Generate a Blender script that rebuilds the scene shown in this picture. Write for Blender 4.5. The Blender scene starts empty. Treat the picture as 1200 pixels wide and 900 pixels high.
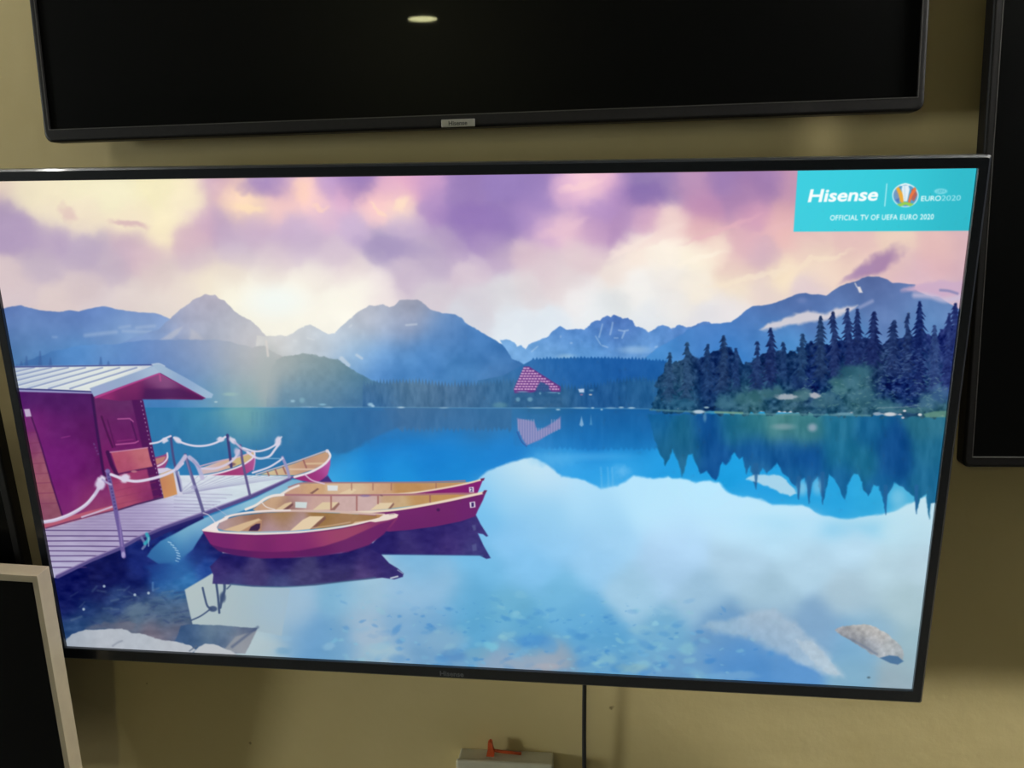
import bpy, bmesh, math
import numpy as np
from mathutils import Matrix, Vector, Euler

# ------------------------------------------------------------------ camera
scene = bpy.context.scene
CAM_LOC = Vector((0.0, -1.2544, 1.6))
# columns: camera right, down and forward in world axes (X right, Y into the wall, Z up)
CAM_AX = np.array([[0.9944, -0.0058, -0.1055],
                   [0.1027, -0.1819, 0.9779],
                   [-0.0249, -0.9833, -0.1803]])
FOCAL = 1065.0                       # focal length in pixels of a 1200 x 900 frame
cam_data = bpy.data.cameras.new('camera')
cam_data.sensor_width = 36.0
cam_data.lens = 36.0 * FOCAL / 1200.0
cam_data.clip_start = 0.02
cam = bpy.data.objects.new('camera', cam_data)
scene.collection.objects.link(cam)
_r, _d, _f = CAM_AX[:, 0], CAM_AX[:, 1], CAM_AX[:, 2]
_m = Matrix(((_r[0], -_d[0], -_f[0]), (_r[1], -_d[1], -_f[1]), (_r[2], -_d[2], -_f[2])))
cam.matrix_world = Matrix.Translation(CAM_LOC) @ _m.to_quaternion().to_matrix().to_4x4()
scene.camera = cam

# ------------------------------------------------------------------ world, exposure
world = bpy.data.worlds.new('world')
scene.world = world
world.use_nodes = True
world.node_tree.nodes['Background'].inputs[0].default_value = (0.85, 1.0, 0.85, 1)
world.node_tree.nodes['Background'].inputs[1].default_value = 0.022
scene.view_settings.view_transform = 'Standard'
scene.view_settings.look = 'None'
scene.view_settings.exposure = 0.0
scene.view_settings.gamma = 1.0
scene.view_settings.use_curve_mapping = False

LAMP_FAR = 260.0       # radiance of the downlight mirrored in the upper screen
SIDE_GLOW = 66.0           # radiance of the unseen glowing panel added far off to the left
LAMP_NEAR = 165.0       # radiance of the small downlight close to the television wall
LAMP_BATTEN = 470.0     # radiance of the linear batten close to the television wall
C = scene.collection


# ------------------------------------------------------------------ helpers
def mat(name, color, rough=0.5, metal=0.0, spec=0.5, coat=0.0, coat_rough=0.03, noise=0.0, nscale=30.0, bump=0.0, bscale=60.0):
    m = bpy.data.materials.new(name)
    m.use_nodes = True
    nt = m.node_tree
    b = nt.nodes['Principled BSDF']
    b.inputs['Base Color'].default_value = (*color, 1)
    b.inputs['Roughness'].default_value = rough
    b.inputs['Metallic'].default_value = metal
    b.inputs['Specular IOR Level'].default_value = spec
    b.inputs['Coat Weight'].default_value = coat
    b.inputs['Coat Roughness'].default_value = coat_rough
    if noise or bump:
        tc = nt.nodes.new('ShaderNodeTexCoord')
    if noise:
        n = nt.nodes.new('ShaderNodeTexNoise')
        n.inputs['Scale'].default_value = nscale
        n.inputs['Detail'].default_value = 5
        nt.links.new(tc.outputs['Object'], n.inputs['Vector'])
        r = nt.nodes.new('ShaderNodeValToRGB')
        r.color_ramp.elements[0].position = 0.3
        r.color_ramp.elements[1].position = 0.7
        r.color_ramp.elements[0].color = (*[c * (1 - noise) for c in color], 1)
        r.color_ramp.elements[1].color = (*[min(1, c * (1 + noise)) for c in color], 1)
        nt.links.new(n.outputs['Fac'], r.inputs['Fac'])
        nt.links.new(r.outputs['Color'], b.inputs['Base Color'])
    if bump:
        n2 = nt.nodes.new('ShaderNodeTexNoise')
        n2.inputs['Scale'].default_value = bscale
        n2.inputs['Detail'].default_value = 6
        nt.links.new(tc.outputs['Object'], n2.inputs['Vector'])
        bp = nt.nodes.new('ShaderNodeBump')
        bp.inputs['Strength'].default_value = bump
        bp.inputs['Distance'].default_value = 0.004
        nt.links.new(n2.outputs['Fac'], bp.inputs['Height'])
        nt.links.new(bp.outputs['Normal'], b.inputs['Normal'])
    return m


def emit(name, color, strength):
    m = bpy.data.materials.new(name)
    m.use_nodes = True
    b = m.node_tree.nodes['Principled BSDF']
    b.inputs['Base Color'].default_value = (0.8, 0.8, 0.8, 1)
    b.inputs['Emission Color'].default_value = (*color, 1)
    b.inputs['Emission Strength'].default_value = strength
    return m


def obj(name, bm, material, parent=None, smooth=False):
    me = bpy.data.meshes.new(name)
    bmesh.ops.recalc_face_normals(bm, faces=bm.faces)
    bm.to_mesh(me)
    bm.free()
    me.materials.append(material)
    if smooth:
        me.polygons.foreach_set('use_smooth', [True] * len(me.polygons))
    o = bpy.data.objects.new(name, me)
    C.objects.link(o)
    if parent:
        o.parent = parent
    return o


def thing(name, label, cat, matrix=None, group=None):
    o = bpy.data.objects.new(name, None)
    o.empty_display_size = 0.05
    C.objects.link(o)
    if matrix is not None:
        o.matrix_world = matrix
    o['label'] = label
    o['category'] = cat
    if group:
        o['group'] = group
    return o


def box_bm(x0, x1, y0, y1, z0, z1, bevel=0.0, bm=None, seg=2):
    bm = bm or bmesh.new()
    r = bmesh.ops.create_cube(bm, size=1.0)
    for v in r['verts']:
        v.co = Vector((x0 + (v.co.x + .5) * (x1 - x0), y0 + (v.co.y + .5) * (y1 - y0), z0 + (v.co.z + .5) * (z1 - z0)))
    if bevel:
        es = list({e for v in r['verts'] for e in v.link_edges})
        bmesh.ops.bevel(bm, geom=es, offset=bevel, segments=seg, affect='EDGES', profile=0.5)
    return bm


def rrect(x0, x1, z0, z1, r, y, n=4):
    """closed loop of a rounded rectangle in the XZ plane at depth y"""
    pts = []
    for cx, cz, a0 in ((x1 - r, z1 - r, 0), (x0 + r, z1 - r, 90), (x0 + r, z0 + r, 180), (x1 - r, z0 + r, 270)):
        for k in range(n + 1):
            a = math.radians(a0 + 90 * k / n)
            pts.append((cx + r * math.cos(a), y, cz + r * math.sin(a)))
    return pts


def loft_bm(loops, closed=False, cap=False):
    bm = bmesh.new()
    vl = [[bm.verts.new(p) for p in lp] for lp in loops]
    n = len(vl[0])
    pairs = list(zip(vl[:-1], vl[1:]))
    if closed:
        pairs.append((vl[-1], vl[0]))
    for a, b in pairs:
        for i in range(n):
            j = (i + 1) % n
            bm.faces.new((a[i], a[j], b[j], b[i]))
    if cap:
        bm.faces.new(vl[0])
        bm.faces.new(vl[-1])
    return bm


def tube_bm(pts, r, n=8):
    bm = bmesh.new()
    pts = [Vector(p) for p in pts]
    rings = []
    for i, p in enumerate(pts):
        t = (pts[min(i + 1, len(pts) - 1)] - pts[max(i - 1, 0)]).normalized()
        a = t.orthogonal().normalized() if abs(t.x) > .9 else t.cross(Vector((1, 0, 0))).normalized()
        b = t.cross(a)
        rings.append([bm.verts.new(p + r * (math.cos(2 * math.pi * k / n) * a + math.sin(2 * math.pi * k / n) * b)) for k in range(n)])
    for A, B in zip(rings[:-1], rings[1:]):
        for i in range(n):
            bm.faces.new((A[i], A[(i + 1) % n], B[(i + 1) % n], B[i]))
    bm.faces.new(rings[0])
    bm.faces.new(rings[-1])
    return bm


def text_mesh(body, size=1.0, bold=0.0, shear=0.0, spacing=1.0, extrude=0.0):
    cu = bpy.data.curves.new('lettering', 'FONT')
    cu.body = body
    cu.size = size
    cu.offset = bold
    cu.shear = shear
    cu.space_character = spacing
    cu.extrude = extrude
    cu.resolution_u = 4
    o = bpy.data.objects.new('lettering', cu)
    C.objects.link(o)
    bpy.context.view_layer.update()
    me = bpy.data.meshes.new_from_object(o.evaluated_get(bpy.context.evaluated_depsgraph_get()))
    bpy.data.objects.remove(o)
    bpy.data.curves.remove(cu)
    return me


def lettering(name, body, width, material, parent, loc, bold=0.0, shear=0.0):
    """flat raised lettering in the parent's XZ plane, centred on loc, facing -Y"""
    me = text_mesh(body, 1.0, bold, shear, 1.0, 0.01)
    co = np.empty(len(me.vertices) * 3, dtype=np.float32)
    me.vertices.foreach_get('co', co)
    co = co.reshape(-1, 3)
    s = width / (co[:, 0].max() - co[:, 0].min())
    mid = (co.max(0) + co.min(0)) / 2
    co = (co - mid) * s
    out = np.stack([co[:, 0] + loc[0], -co[:, 2] + loc[1], co[:, 1] + loc[2]], 1)
    me.vertices.foreach_set('co', out.astype(np.float32).ravel())
    me.update()
    me.materials.clear()
    me.materials.append(material)
    me.name = name
    o = bpy.data.objects.new(name, me)
    C.objects.link(o)
    o.parent = parent
    return o


def struct(o):
    o['kind'] = 'structure'
    return o


# ------------------------------------------------------------------ materials
def wall_material():
    m = bpy.data.materials.new('cream_wall_paint')
    m.use_nodes = True
    nt = m.node_tree
    b = nt.nodes['Principled BSDF']
    b.inputs['Roughness'].default_value = 0.55
    b.inputs['Specular IOR Level'].default_value = 0.25
    tc = nt.nodes.new('ShaderNodeTexCoord')
    n = nt.nodes.new('ShaderNodeTexNoise')
    n.inputs['Scale'].default_value = 2.3
    n.inputs['Detail'].default_value = 6
    n.inputs['Roughness'].default_value = 0.6
    nt.links.new(tc.outputs['Object'], n.inputs['Vector'])
    r = nt.nodes.new('ShaderNodeValToRGB')
    r.color_ramp.elements[0].position = 0.3
    r.color_ramp.elements[1].position = 0.7
    r.color_ramp.elements[0].color = (0.57, 0.455, 0.215, 1)
    r.color_ramp.elements[1].color = (0.63, 0.515, 0.265, 1)
    nt.links.new(n.outputs['Fac'], r.inputs['Fac'])
    # sparse small scuffs and chips
    v = nt.nodes.new('ShaderNodeTexVoronoi')
    v.inputs['Scale'].default_value = 9.0
    v.inputs['Randomness'].default_value = 1.0
    wp = nt.nodes.new('ShaderNodeTexNoise')
    wp.inputs['Scale'].default_value = 60.0
    mixv = nt.nodes.new('ShaderNodeMixRGB')
    mixv.blend_type = 'ADD'
    mixv.inputs['Fac'].default_value = 0.02
    nt.links.new(tc.outputs['Object'], wp.inputs['Vector'])
    nt.links.new(tc.outputs['Object'], mixv.inputs['Color1'])
    nt.links.new(wp.outputs['Color'], mixv.inputs['Color2'])
    nt.links.new(mixv.outputs['Color'], v.inputs['Vector'])
    cr = nt.nodes.new('ShaderNodeValToRGB')
    cr.color_ramp.elements[0].position = 0.018
    cr.color_ramp.elements[1].position = 0.035
    cr.color_ramp.elements[0].color = (0.45, 0.42, 0.38, 1)
    cr.color_ramp.elements[1].color = (1, 1, 1, 1)
    nt.links.new(v.outputs['Distance'], cr.inputs['Fac'])
    mul = nt.nodes.new('ShaderNodeMixRGB')
    mul.blend_type = 'MULTIPLY'
    mul.inputs['Fac'].default_value = 1.0
    nt.links.new(r.outputs['Color'], mul.inputs['Color1'])
    nt.links.new(cr.outputs['Color'], mul.inputs['Color2'])
    nt.links.new(mul.outputs['Color'], b.inputs['Base Color'])
    n2 = nt.nodes.new('ShaderNodeTexNoise')
    n2.inputs['Scale'].default_value = 22.0
    n2.inputs['Detail'].default_value = 8
    nt.links.new(tc.outputs['Object'], n2.inputs['Vector'])
    bp = nt.nodes.new('ShaderNodeBump')
    bp.inputs['Strength'].default_value = 0.25
    bp.inputs['Distance'].default_value = 0.006
    nt.links.new(n2.outputs['Fac'], bp.inputs['Height'])
    nt.links.new(bp.outputs['Normal'], b.inputs['Normal'])
    return m


M_WALL = wall_material()
M_CEIL = mat('white_ceiling_paint', (0.5, 0.5, 0.47), 0.8, noise=0.04, nscale=3)
M_FLOOR = mat('grey_floor_tile', (0.12, 0.115, 0.105), 0.4, noise=0.15, nscale=4)
M_BEZEL = mat('black_plastic_bezel', (0.012, 0.014, 0.018), 0.34, spec=0.35, coat=0.5, coat_rough=0.05, noise=0.1, nscale=200)
M_BEZEL_UP = mat('charcoal_plastic_bezel', (0.012, 0.011, 0.011), 0.45, spec=0.25, noise=0.1, nscale=200)
M_BEZEL_RT = mat('dark_bronze_plastic_bezel', (0.0075, 0.0068, 0.0065), 0.5, spec=0.2, noise=0.1, nscale=200)
M_BACK = mat('matt_black_back_cover', (0.012, 0.012, 0.012), 0.6, noise=0.1, nscale=80)
M_OFF = mat('switched_off_panel_glass', (0.0016, 0.0017, 0.0016), 0.32, spec=0.12, coat=0.055, coat_rough=0.02, noise=0.05, nscale=5)
M_TRIM = mat('dull_grey_screen_edge', (0.075, 0.07, 0.065), 0.4, metal=0.3, noise=0.1, nscale=60)
M_BADGE = mat('silver_badge', (0.36, 0.35, 0.32), 0.35, metal=0.5, noise=0.05, nscale=200)
M_BADGETEXT = mat('dark_badge_lettering', (0.05, 0.05, 0.05), 0.5, noise=0.1, nscale=100)
M_LOGO = mat('dim_grey_lettering', (0.12, 0.125, 0.14), 0.4, noise=0.1, nscale=100)
M_STEEL = mat('black_steel_bracket', (0.02, 0.02, 0.02), 0.5, metal=0.6, noise=0.1, nscale=60)
M_BEIGE = mat('beige_frame_plastic', (0.42, 0.35, 0.24), 0.5, noise=0.07, nscale=25, bump=0.1, bscale=90)
M_CORD = mat('black_cable_rubber', (0.012, 0.012, 0.014), 0.45, noise=0.1, nscale=90)
M_SOCKET = mat('aged_white_socket_plastic', (0.55, 0.52, 0.40), 0.45, noise=0.06, nscale=20)
M_ORANGE = mat('orange_plastic', (0.62, 0.09, 0.02), 0.45, noise=0.08, nscale=60)
M_LAMPRING = mat('white_lamp_housing', (0.7, 0.7, 0.68), 0.4, noise=0.03, nscale=40)

# ------------------------------------------------------------------ room shell (wall with the televisions is the plane Y = 0)
XL, XR, YB, ZT = -8.0, 3.6, -6.5, 2.7
struct(obj('wall_front', box_bm(XL - .15, XR + .15, 0.0, 0.15, 0, ZT), M_WALL))
struct(obj('wall_left', box_bm(XL - .15, XL, YB, 0, 0, ZT), M_WALL))
struct(obj('floor', box_bm(XL - .15, XR + .15, YB - .15, .15, -.12, 0), M_FLOOR))
struct(obj('ceiling', box_bm(XL - .15, XR + .15, YB - .15, .15, ZT, ZT + .12), M_CEIL))


# ------------------------------------------------------------------ ceiling lamps
def downlight(x, y, radius, power, color, label, group=None):
    t = thing('ceiling_downlight', label, 'ceiling light', Matrix.Translation((x, y, ZT)), group)
    n = 32
    def ring(r, z):
        return [(r * math.cos(2 * math.pi * k / n), r * math.sin(2 * math.pi * k / n), z) for k in range(n)]
    obj('housing_ring', loft_bm([ring(radius, 0), ring(radius + .018, 0), ring(radius + .016, -.008), ring(radius + .004, -.012), ring(radius, -.008)], closed=True), M_LAMPRING, t)
    bm = bmesh.new()
    bm.faces.new([bm.verts.new(p) for p in ring(radius, -.006)])
    bm.faces.ensure_lookup_table()
    d = obj('diffuser', bm, emit('lit_diffuser', color, power), t)
    # the diffuser faces down
    if d.data.polygons[0].normal.z > 0:
        d.data.flip_normals()
    return t


WARM = (1.0, 0.98, 0.5)
WHITE = (1.0, 1.0, 0.95)
downlight(-1.01, -4.1, 0.08, LAMP_FAR, WARM, 'round recessed ceiling downlight mirrored in the black screen above the lit one')
downlight(-1.36, -.5, 0.06, LAMP_NEAR, WHITE, 'small recessed ceiling downlight close to the television wall')
# unseen framed glowing panel, added to light the television wall from the left
glow_panel = struct(obj('side_glow_panel', box_bm(XL + .002, XL + .012, -3.9, -2.9, 1.15, 2.35), emit('side_glow_face', (0.94, 1.0, 0.96), SIDE_GLOW)))
glow_rim = box_bm(XL + .001, XL + .05, -3.96, -3.9, 1.09, 2.41)
box_bm(XL + .001, XL + .05, -2.9, -2.84, 1.09, 2.41, bm=glow_rim)
box_bm(XL + .001, XL + .05, -3.9, -2.9, 1.09, 1.15, bm=glow_rim)
box_bm(XL + .001, XL + .05, -3.9, -2.9, 2.35, 2.41, bm=glow_rim)
obj('side_glow_frame', glow_rim, M_LAMPRING, glow_panel)
bat = thing('ceiling_batten', 'linear ceiling batten light close to the television wall', 'ceiling light', Matrix.Translation((1.6, -.30, ZT)))
obj('housing', box_bm(-.58, .58, -.04, .04, -.028, 0, .004), M_LAMPRING, bat)
obj('diffuser', box_bm(-.55, .55, -.03, .03, -.045, -.0285), emit('lit_batten_diffuser', WHITE, LAMP_BATTEN), bat)


# ------------------------------------------------------------------ televisions
def television(label, matrix, W, H, bl, br, bt, bb, depth, rad, m_bezel, m_screen, lip=0.003, trim=None, bevel=0.003, bracket=True, screen_recess=0.0015, side=None, chamfer=False):
    """origin at the centre of the screen face; +X right, +Z up, -Y towards the viewer"""
    t = thing('television', label, 'television', matrix)
    x0, x1, z0, z1 = -W / 2, W / 2, -H / 2, H / 2
    def lp(k, y, r, e=0.0):   # k: 0 at the screen edge, 1 at the outer edge
        return rrect(x0 - bl * k + e, x1 + br * k - e, z0 - bb * k + e, z1 + bt * k - e, max(r, .0004), y)
    fy = -lip
    sd = side or depth * .45
    edge = [lp(1, fy, rad, .0026), lp(1, fy + .0023, rad)] if chamfer else \
        [lp(1, fy + bevel * (1 - math.cos(a * math.pi / 12)), rad, bevel * (1 - math.sin(a * math.pi / 12))) for a in range(7)]
    loops = [lp(0, screen_recess, .0006), lp(0, fy + .0008, .0006), lp(0, fy, .0006, -.0008),
             *edge,
             lp(1, sd, rad), lp(1, sd, rad, .004), lp(0, sd, .0006)]
    obj('bezel', loft_bm(loops, closed=True), m_bezel, t)
    bm = bmesh.new()
    vs = [bm.verts.new(p) for p in ((x0, screen_recess, z0), (x1, screen_recess, z0), (x1, screen_recess, z1), (x0, screen_recess, z1))]
    f = bm.faces.new(vs)
    uv = bm.loops.layers.uv.new('UVMap')
    for l, c in zip(f.loops, ((0, 0), (1, 0), (1, 1), (0, 1))):
        l[uv].uv = c
    me = bpy.data.meshes.new('screen')
    bm.to_mesh(me)
    bm.free()
    me.materials.append(m_screen)
    s = bpy.data.objects.new('screen', me)
    C.objects.link(s)
    s.parent = t
    # rear shell with a thicker middle box
    def bk(k, y, r):
        return rrect(x0 - bl + k, x1 + br - k, z0 - bb + k, z1 + bt - k, r, y)
    obj('back_cover', loft_bm([bk(.003, sd + .0005, rad), bk(.003, sd + .002, rad), bk(.05, sd * .5 + depth * .5, .02), bk(.08, depth, .02)], cap=True), M_BACK, t)
    if trim:
        e = .0011
        obj('screen_trim', loft_bm([rrect(x0, x1, z0, z1, .0006, fy - .0002), rrect(x0 - e, x1 + e, z0 - e, z1 + e, .0012, fy - .0002),
                                    rrect(x0 - e, x1 + e, z0 - e, z1 + e, .0012, fy + .0004), rrect(x0, x1, z0, z1, .0006, fy + .0004)], closed=True), trim, t)
    if bracket:
        # plate flat on the wall and an arm to the rear cover
        c = matrix @ Vector((0, depth, 0))
        bm = box_bm(c.x - .11, c.x + .11, -.006, -.0005, c.z - .10, c.z + .10)
        box_bm(c.x - .09, c.x - .06, min(c.y + .001, -.008), -.006, c.z - .08, c.z + .08, bm=bm)
        box_bm(c.x + .06, c.x + .09, min(c.y + .001, -.008), -.006, c.z - .08, c.z + .08, bm=bm)
        inv = matrix.inverted()
        for v in bm.verts:
            v.co = inv @ v.co
        obj('wall_bracket', bm, M_STEEL, t)
    return t


def pose(loc, ex=0, ey=0, ez=0):
    return Matrix.Translation(loc) @ Euler((math.radians(ex), math.radians(ey), math.radians(ez)), 'XYZ').to_matrix().to_4x4()


BIG_W = 1.21
BIG_H = BIG_W * 9 / 16
BIG_POSE = pose(Vector((-0.19795, 1.14122, -0.2865)) + CAM_LOC, 6.423, 0.978, -0.891)
# ------------------------------------------------------------------ the picture shown on the lit screen, painted in code
# Coordinates below are the measured places on the displayed picture; screen_to_measure() maps each screen dot to them.
IW, IH = 1920, 1080
_inv_cam = CAM_AX.T


def screen_to_measure(u, v):
    P = np.stack([(u - .5) * BIG_W, np.full_like(u, .0015), (v - .5) * BIG_H], -1)
    Mx = np.array(BIG_POSE)
    Wd = P @ Mx[:3, :3].T + Mx[:3, 3] - np.array(CAM_LOC)
    Cc = Wd @ CAM_AX
    return Cc[..., 0] / Cc[..., 2] * FOCAL + 600, Cc[..., 1] / Cc[..., 2] * FOCAL + 450


_uu, _vv = np.meshgrid((np.arange(IW) + .5) / IW, (np.arange(IH) + .5) / IH)
PX, PY = screen_to_measure(_uu, _vv)
PX = PX.astype(np.float32)
PY = PY.astype(np.float32)
IMG = np.zeros((IH, IW, 3), np.float32)
# inverse homography: measured place -> screen dot
_c = [(0., 0.), (1., 0.), (1., 1.), (0., 1.)]
_A = []
for _u, _v in _c:
    _x, _y = screen_to_measure(np.array(_u), np.array(_v))
    _A.append([_x, _y, 1, 0, 0, 0, -_u * _x, -_u * _y, -_u])
    _A.append([0, 0, 0, _x, _y, 1, -_v * _x, -_v * _y, -_v])
_Hi = np.linalg.svd(np.array(_A, float))[2][-1].reshape(3, 3)


def to_uv(x, y):
    q = _Hi @ np.array([x, y, 1.0])
    return q[0] / q[2], q[1] / q[2]


RNG = np.random.RandomState(7)
_T = RNG.rand(256, 256).astype(np.float32)


def vnoise(x, y, seed=0):
    x = x + seed * 17.3
    y = y + seed * 9.1
    xi = np.floor(x).astype(np.int32)
    yi = np.floor(y).astype(np.int32)
    fx = x - xi
    fy = y - yi
    fx = fx * fx * (3 - 2 * fx)
    fy = fy * fy * (3 - 2 * fy)
    x0, x1, y0, y1 = xi & 255, (xi + 1) & 255, yi & 255, (yi + 1) & 255
    return (_T[y0, x0] * (1 - fx) + _T[y0, x1] * fx) * (1 - fy) + (_T[y1, x0] * (1 - fx) + _T[y1, x1] * fx) * fy


def fbm(x, y, scale, octv=4, seed=0, ay=1.0):
    s = 0
    a = .5
    t = 0
    x = x / scale
    y = y / scale * ay
    for k in range(octv):
        s = s + a * vnoise(x * 2 ** k, y * 2 ** k, seed + k * 3)
        t += a
        a *= .5
    return s / t * 2 - 1


def block(x0, y0, x1, y1):
    q = [to_uv(x, y) for x in (x0, x1) for y in (y0, y1)]
    us = [a for a, _ in q]
    vs = [b for _, b in q]
    i0 = max(0, int(min(vs) * IH) - 1)
    i1 = min(IH, int(max(vs) * IH) + 2)
    j0 = max(0, int(min(us) * IW) - 1)
    j1 = min(IW, int(max(us) * IW) + 2)
    if i1 <= i0 or j1 <= j0:
        return None
    return slice(i0, i1), slice(j0, j1)


def field(pts, X, Y, sigma):
    """smooth colour field through measured colours (x, y, (r, g, b))"""
    x0, x1, y0, y1 = X.min() - 4, X.max() + 4, Y.min() - 4, Y.max() + 4
    st = max(2.0, sigma / 6)
    gx = np.arange(x0, x1 + st, st)
    gy = np.arange(y0, y1 + st, st)
    GX, GY = np.meshgrid(gx, gy)
    num = np.zeros(GX.shape + (3,))
    den = np.full(GX.shape, 1e-12)
    for x, y, c in pts:
        d2 = ((GX - x) ** 2 + (GY - y) ** 2) / sigma ** 2
        w = np.exp(-.5 * d2) + 1e-5 / (1 + d2 * d2)
        num += w[..., None] * np.array(c, float)
        den += w
    F = (num / den[..., None]).astype(np.float32)
    fx = np.clip((X - x0) / st, 0, len(gx) - 1.001)
    fy = np.clip((Y - y0) / st, 0, len(gy) - 1.001)
    i = fy.astype(np.int32)
    j = fx.astype(np.int32)
    a = (fx - j)[..., None]
    b = (fy - i)[..., None]
    return (F[i, j] * (1 - a) + F[i, j + 1] * a) * (1 - b) + (F[i + 1, j] * (1 - a) + F[i + 1, j + 1] * a) * b


def smooth(t):
    t = np.clip(t, 0, 1)
    return t * t * (3 - 2 * t)


def apply(sl, m, col, alpha=1.0):
    m = (m * alpha)[..., None]
    IMG[sl] = IMG[sl] * (1 - m) + np.asarray(col, np.float32) * m


def poly(pts, col, soft=.7, alpha=1.0, warp=0.0, wscale=8.0, sigma=18.0, noise=0.0, nscale=4.0, nay=1.0, seed=0, fade=None):
    p = np.array(pts, float)
    pad = 2 * soft + warp + 2
    sl = block(p[:, 0].min() - pad, p[:, 1].min() - pad, p[:, 0].max() + pad, p[:, 1].max() + pad)
    if sl is None:
        return
    X, Y = PX[sl], PY[sl]
    Xw, Yw = X, Y
    if warp:
        Xw = X + warp * fbm(X, Y, wscale, 3, seed + 1)
        Yw = Y + warp * fbm(X, Y, wscale, 3, seed + 5)
    inside = np.zeros(X.shape, bool)
    d2 = np.full(X.shape, 1e9, np.float32)
    n = len(p)
    for k in range(n):
        ax, ay = p[k]
        bx, by = p[(k + 1) % n]
        ex, ey = bx - ax, by - ay
        t = np.clip(((Xw - ax) * ex + (Yw - ay) * ey) / (ex * ex + ey * ey + 1e-9), 0, 1)
        d2 = np.minimum(d2, (Xw - ax - t * ex) ** 2 + (Yw - ay - t * ey) ** 2)
        if ay != by:
            c = (ay > Yw) != (by > Yw)
            inside ^= c & (Xw < (bx - ax) * (Yw - ay) / (by - ay) + ax)
    sd = np.sqrt(d2) * np.where(inside, 1, -1)
    m = smooth(.5 + sd / (2 * soft))
    if fade:
        m = m * smooth((fade[1] - Y) / (fade[1] - fade[0]))
    if isinstance(col, list):
        c = field(col, X, Y, sigma)
    else:
        c = np.broadcast_to(np.array(col, np.float32), X.shape + (3,))
    if noise:
        c = c + (noise * fbm(X, Y, nscale, 3, seed + 11, nay))[..., None]
    apply(sl, m, c, alpha)


def catmull(pts, n=8):
    if len(pts) < 3:
        return pts
    p = [np.array(q, float) for q in pts]
    p = [2 * p[0] - p[1]] + p + [2 * p[-1] - p[-2]]
    out = []
    for i in range(1, len(p) - 2):
        for k in range(n):
            t = k / n
            out.append(.5 * ((2 * p[i]) + (-p[i - 1] + p[i + 1]) * t + (2 * p[i - 1] - 5 * p[i] + 4 * p[i + 1] - p[i + 2]) * t * t + (-p[i - 1] + 3 * p[i] - 3 * p[i + 1] + p[i + 2]) * t ** 3))
    out.append(p[-2])
    return out


def line(pts, w, col, alpha=1.0, soft=.6, curve=True, w2=None, dash=None):
    if curve:
        pts = catmull(pts, 6)
    p = np.array(pts, float)
    pad = max(w, w2 or w) / 2 + soft * 2 + 1
    sl = block(p[:, 0].min() - pad, p[:, 1].min() - pad, p[:, 0].max() + pad, p[:, 1].max() + pad)
    if sl is None:
        return
    X, Y = PX[sl], PY[sl]
    best = np.full(X.shape, 1e9, np.float32)
    L = np.concatenate([[0], np.cumsum(np.hypot(*np.diff(p, axis=0).T))])
    tot = L[-1] + 1e-9
    along = np.zeros(X.shape, np.float32)
    for k in range(len(p) - 1):
        ax, ay = p[k]
        ex, ey = p[k + 1] - p[k]
        t = np.clip(((X - ax) * ex + (Y - ay) * ey) / (ex * ex + ey * ey + 1e-9), 0, 1)
        s = L[k] + t * (L[k + 1] - L[k])
        ww = w / 2 if w2 is None else (w + (w2 - w) * s / tot) / 2
        d = np.hypot(X - ax - t * ex, Y - ay - t * ey) - ww
        along = np.where(d < best, s, along)
        best = np.minimum(best, d)
    m = smooth(.5 - best / (2 * soft))
    if dash:
        m = m * (np.mod(along, dash[0]) < dash[1])
    apply(sl, m, col, alpha)


def blob(cx, cy, rx, ry, col, alpha=1.0, soft=.3, rot=0.0, warp=0.0, wscale=6.0, seed=0):
    R = max(rx, ry) * (1 + soft) + warp + 2
    sl = block(cx - R, cy - R, cx + R, cy + R)
    if sl is None:
        return
    X, Y = PX[sl] - cx, PY[sl] - cy
    if warp:
        X, Y = X + warp * fbm(PX[sl], PY[sl], wscale, 3, seed), Y + warp * fbm(PX[sl], PY[sl], wscale, 3, seed + 4)
    c, s = math.cos(rot), math.sin(rot)
    q = np.sqrt(((X * c + Y * s) / rx) ** 2 + ((-X * s + Y * c) / ry) ** 2)
    apply(sl, smooth((1 + soft - q) / (2 * soft)), col, alpha)


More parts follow.
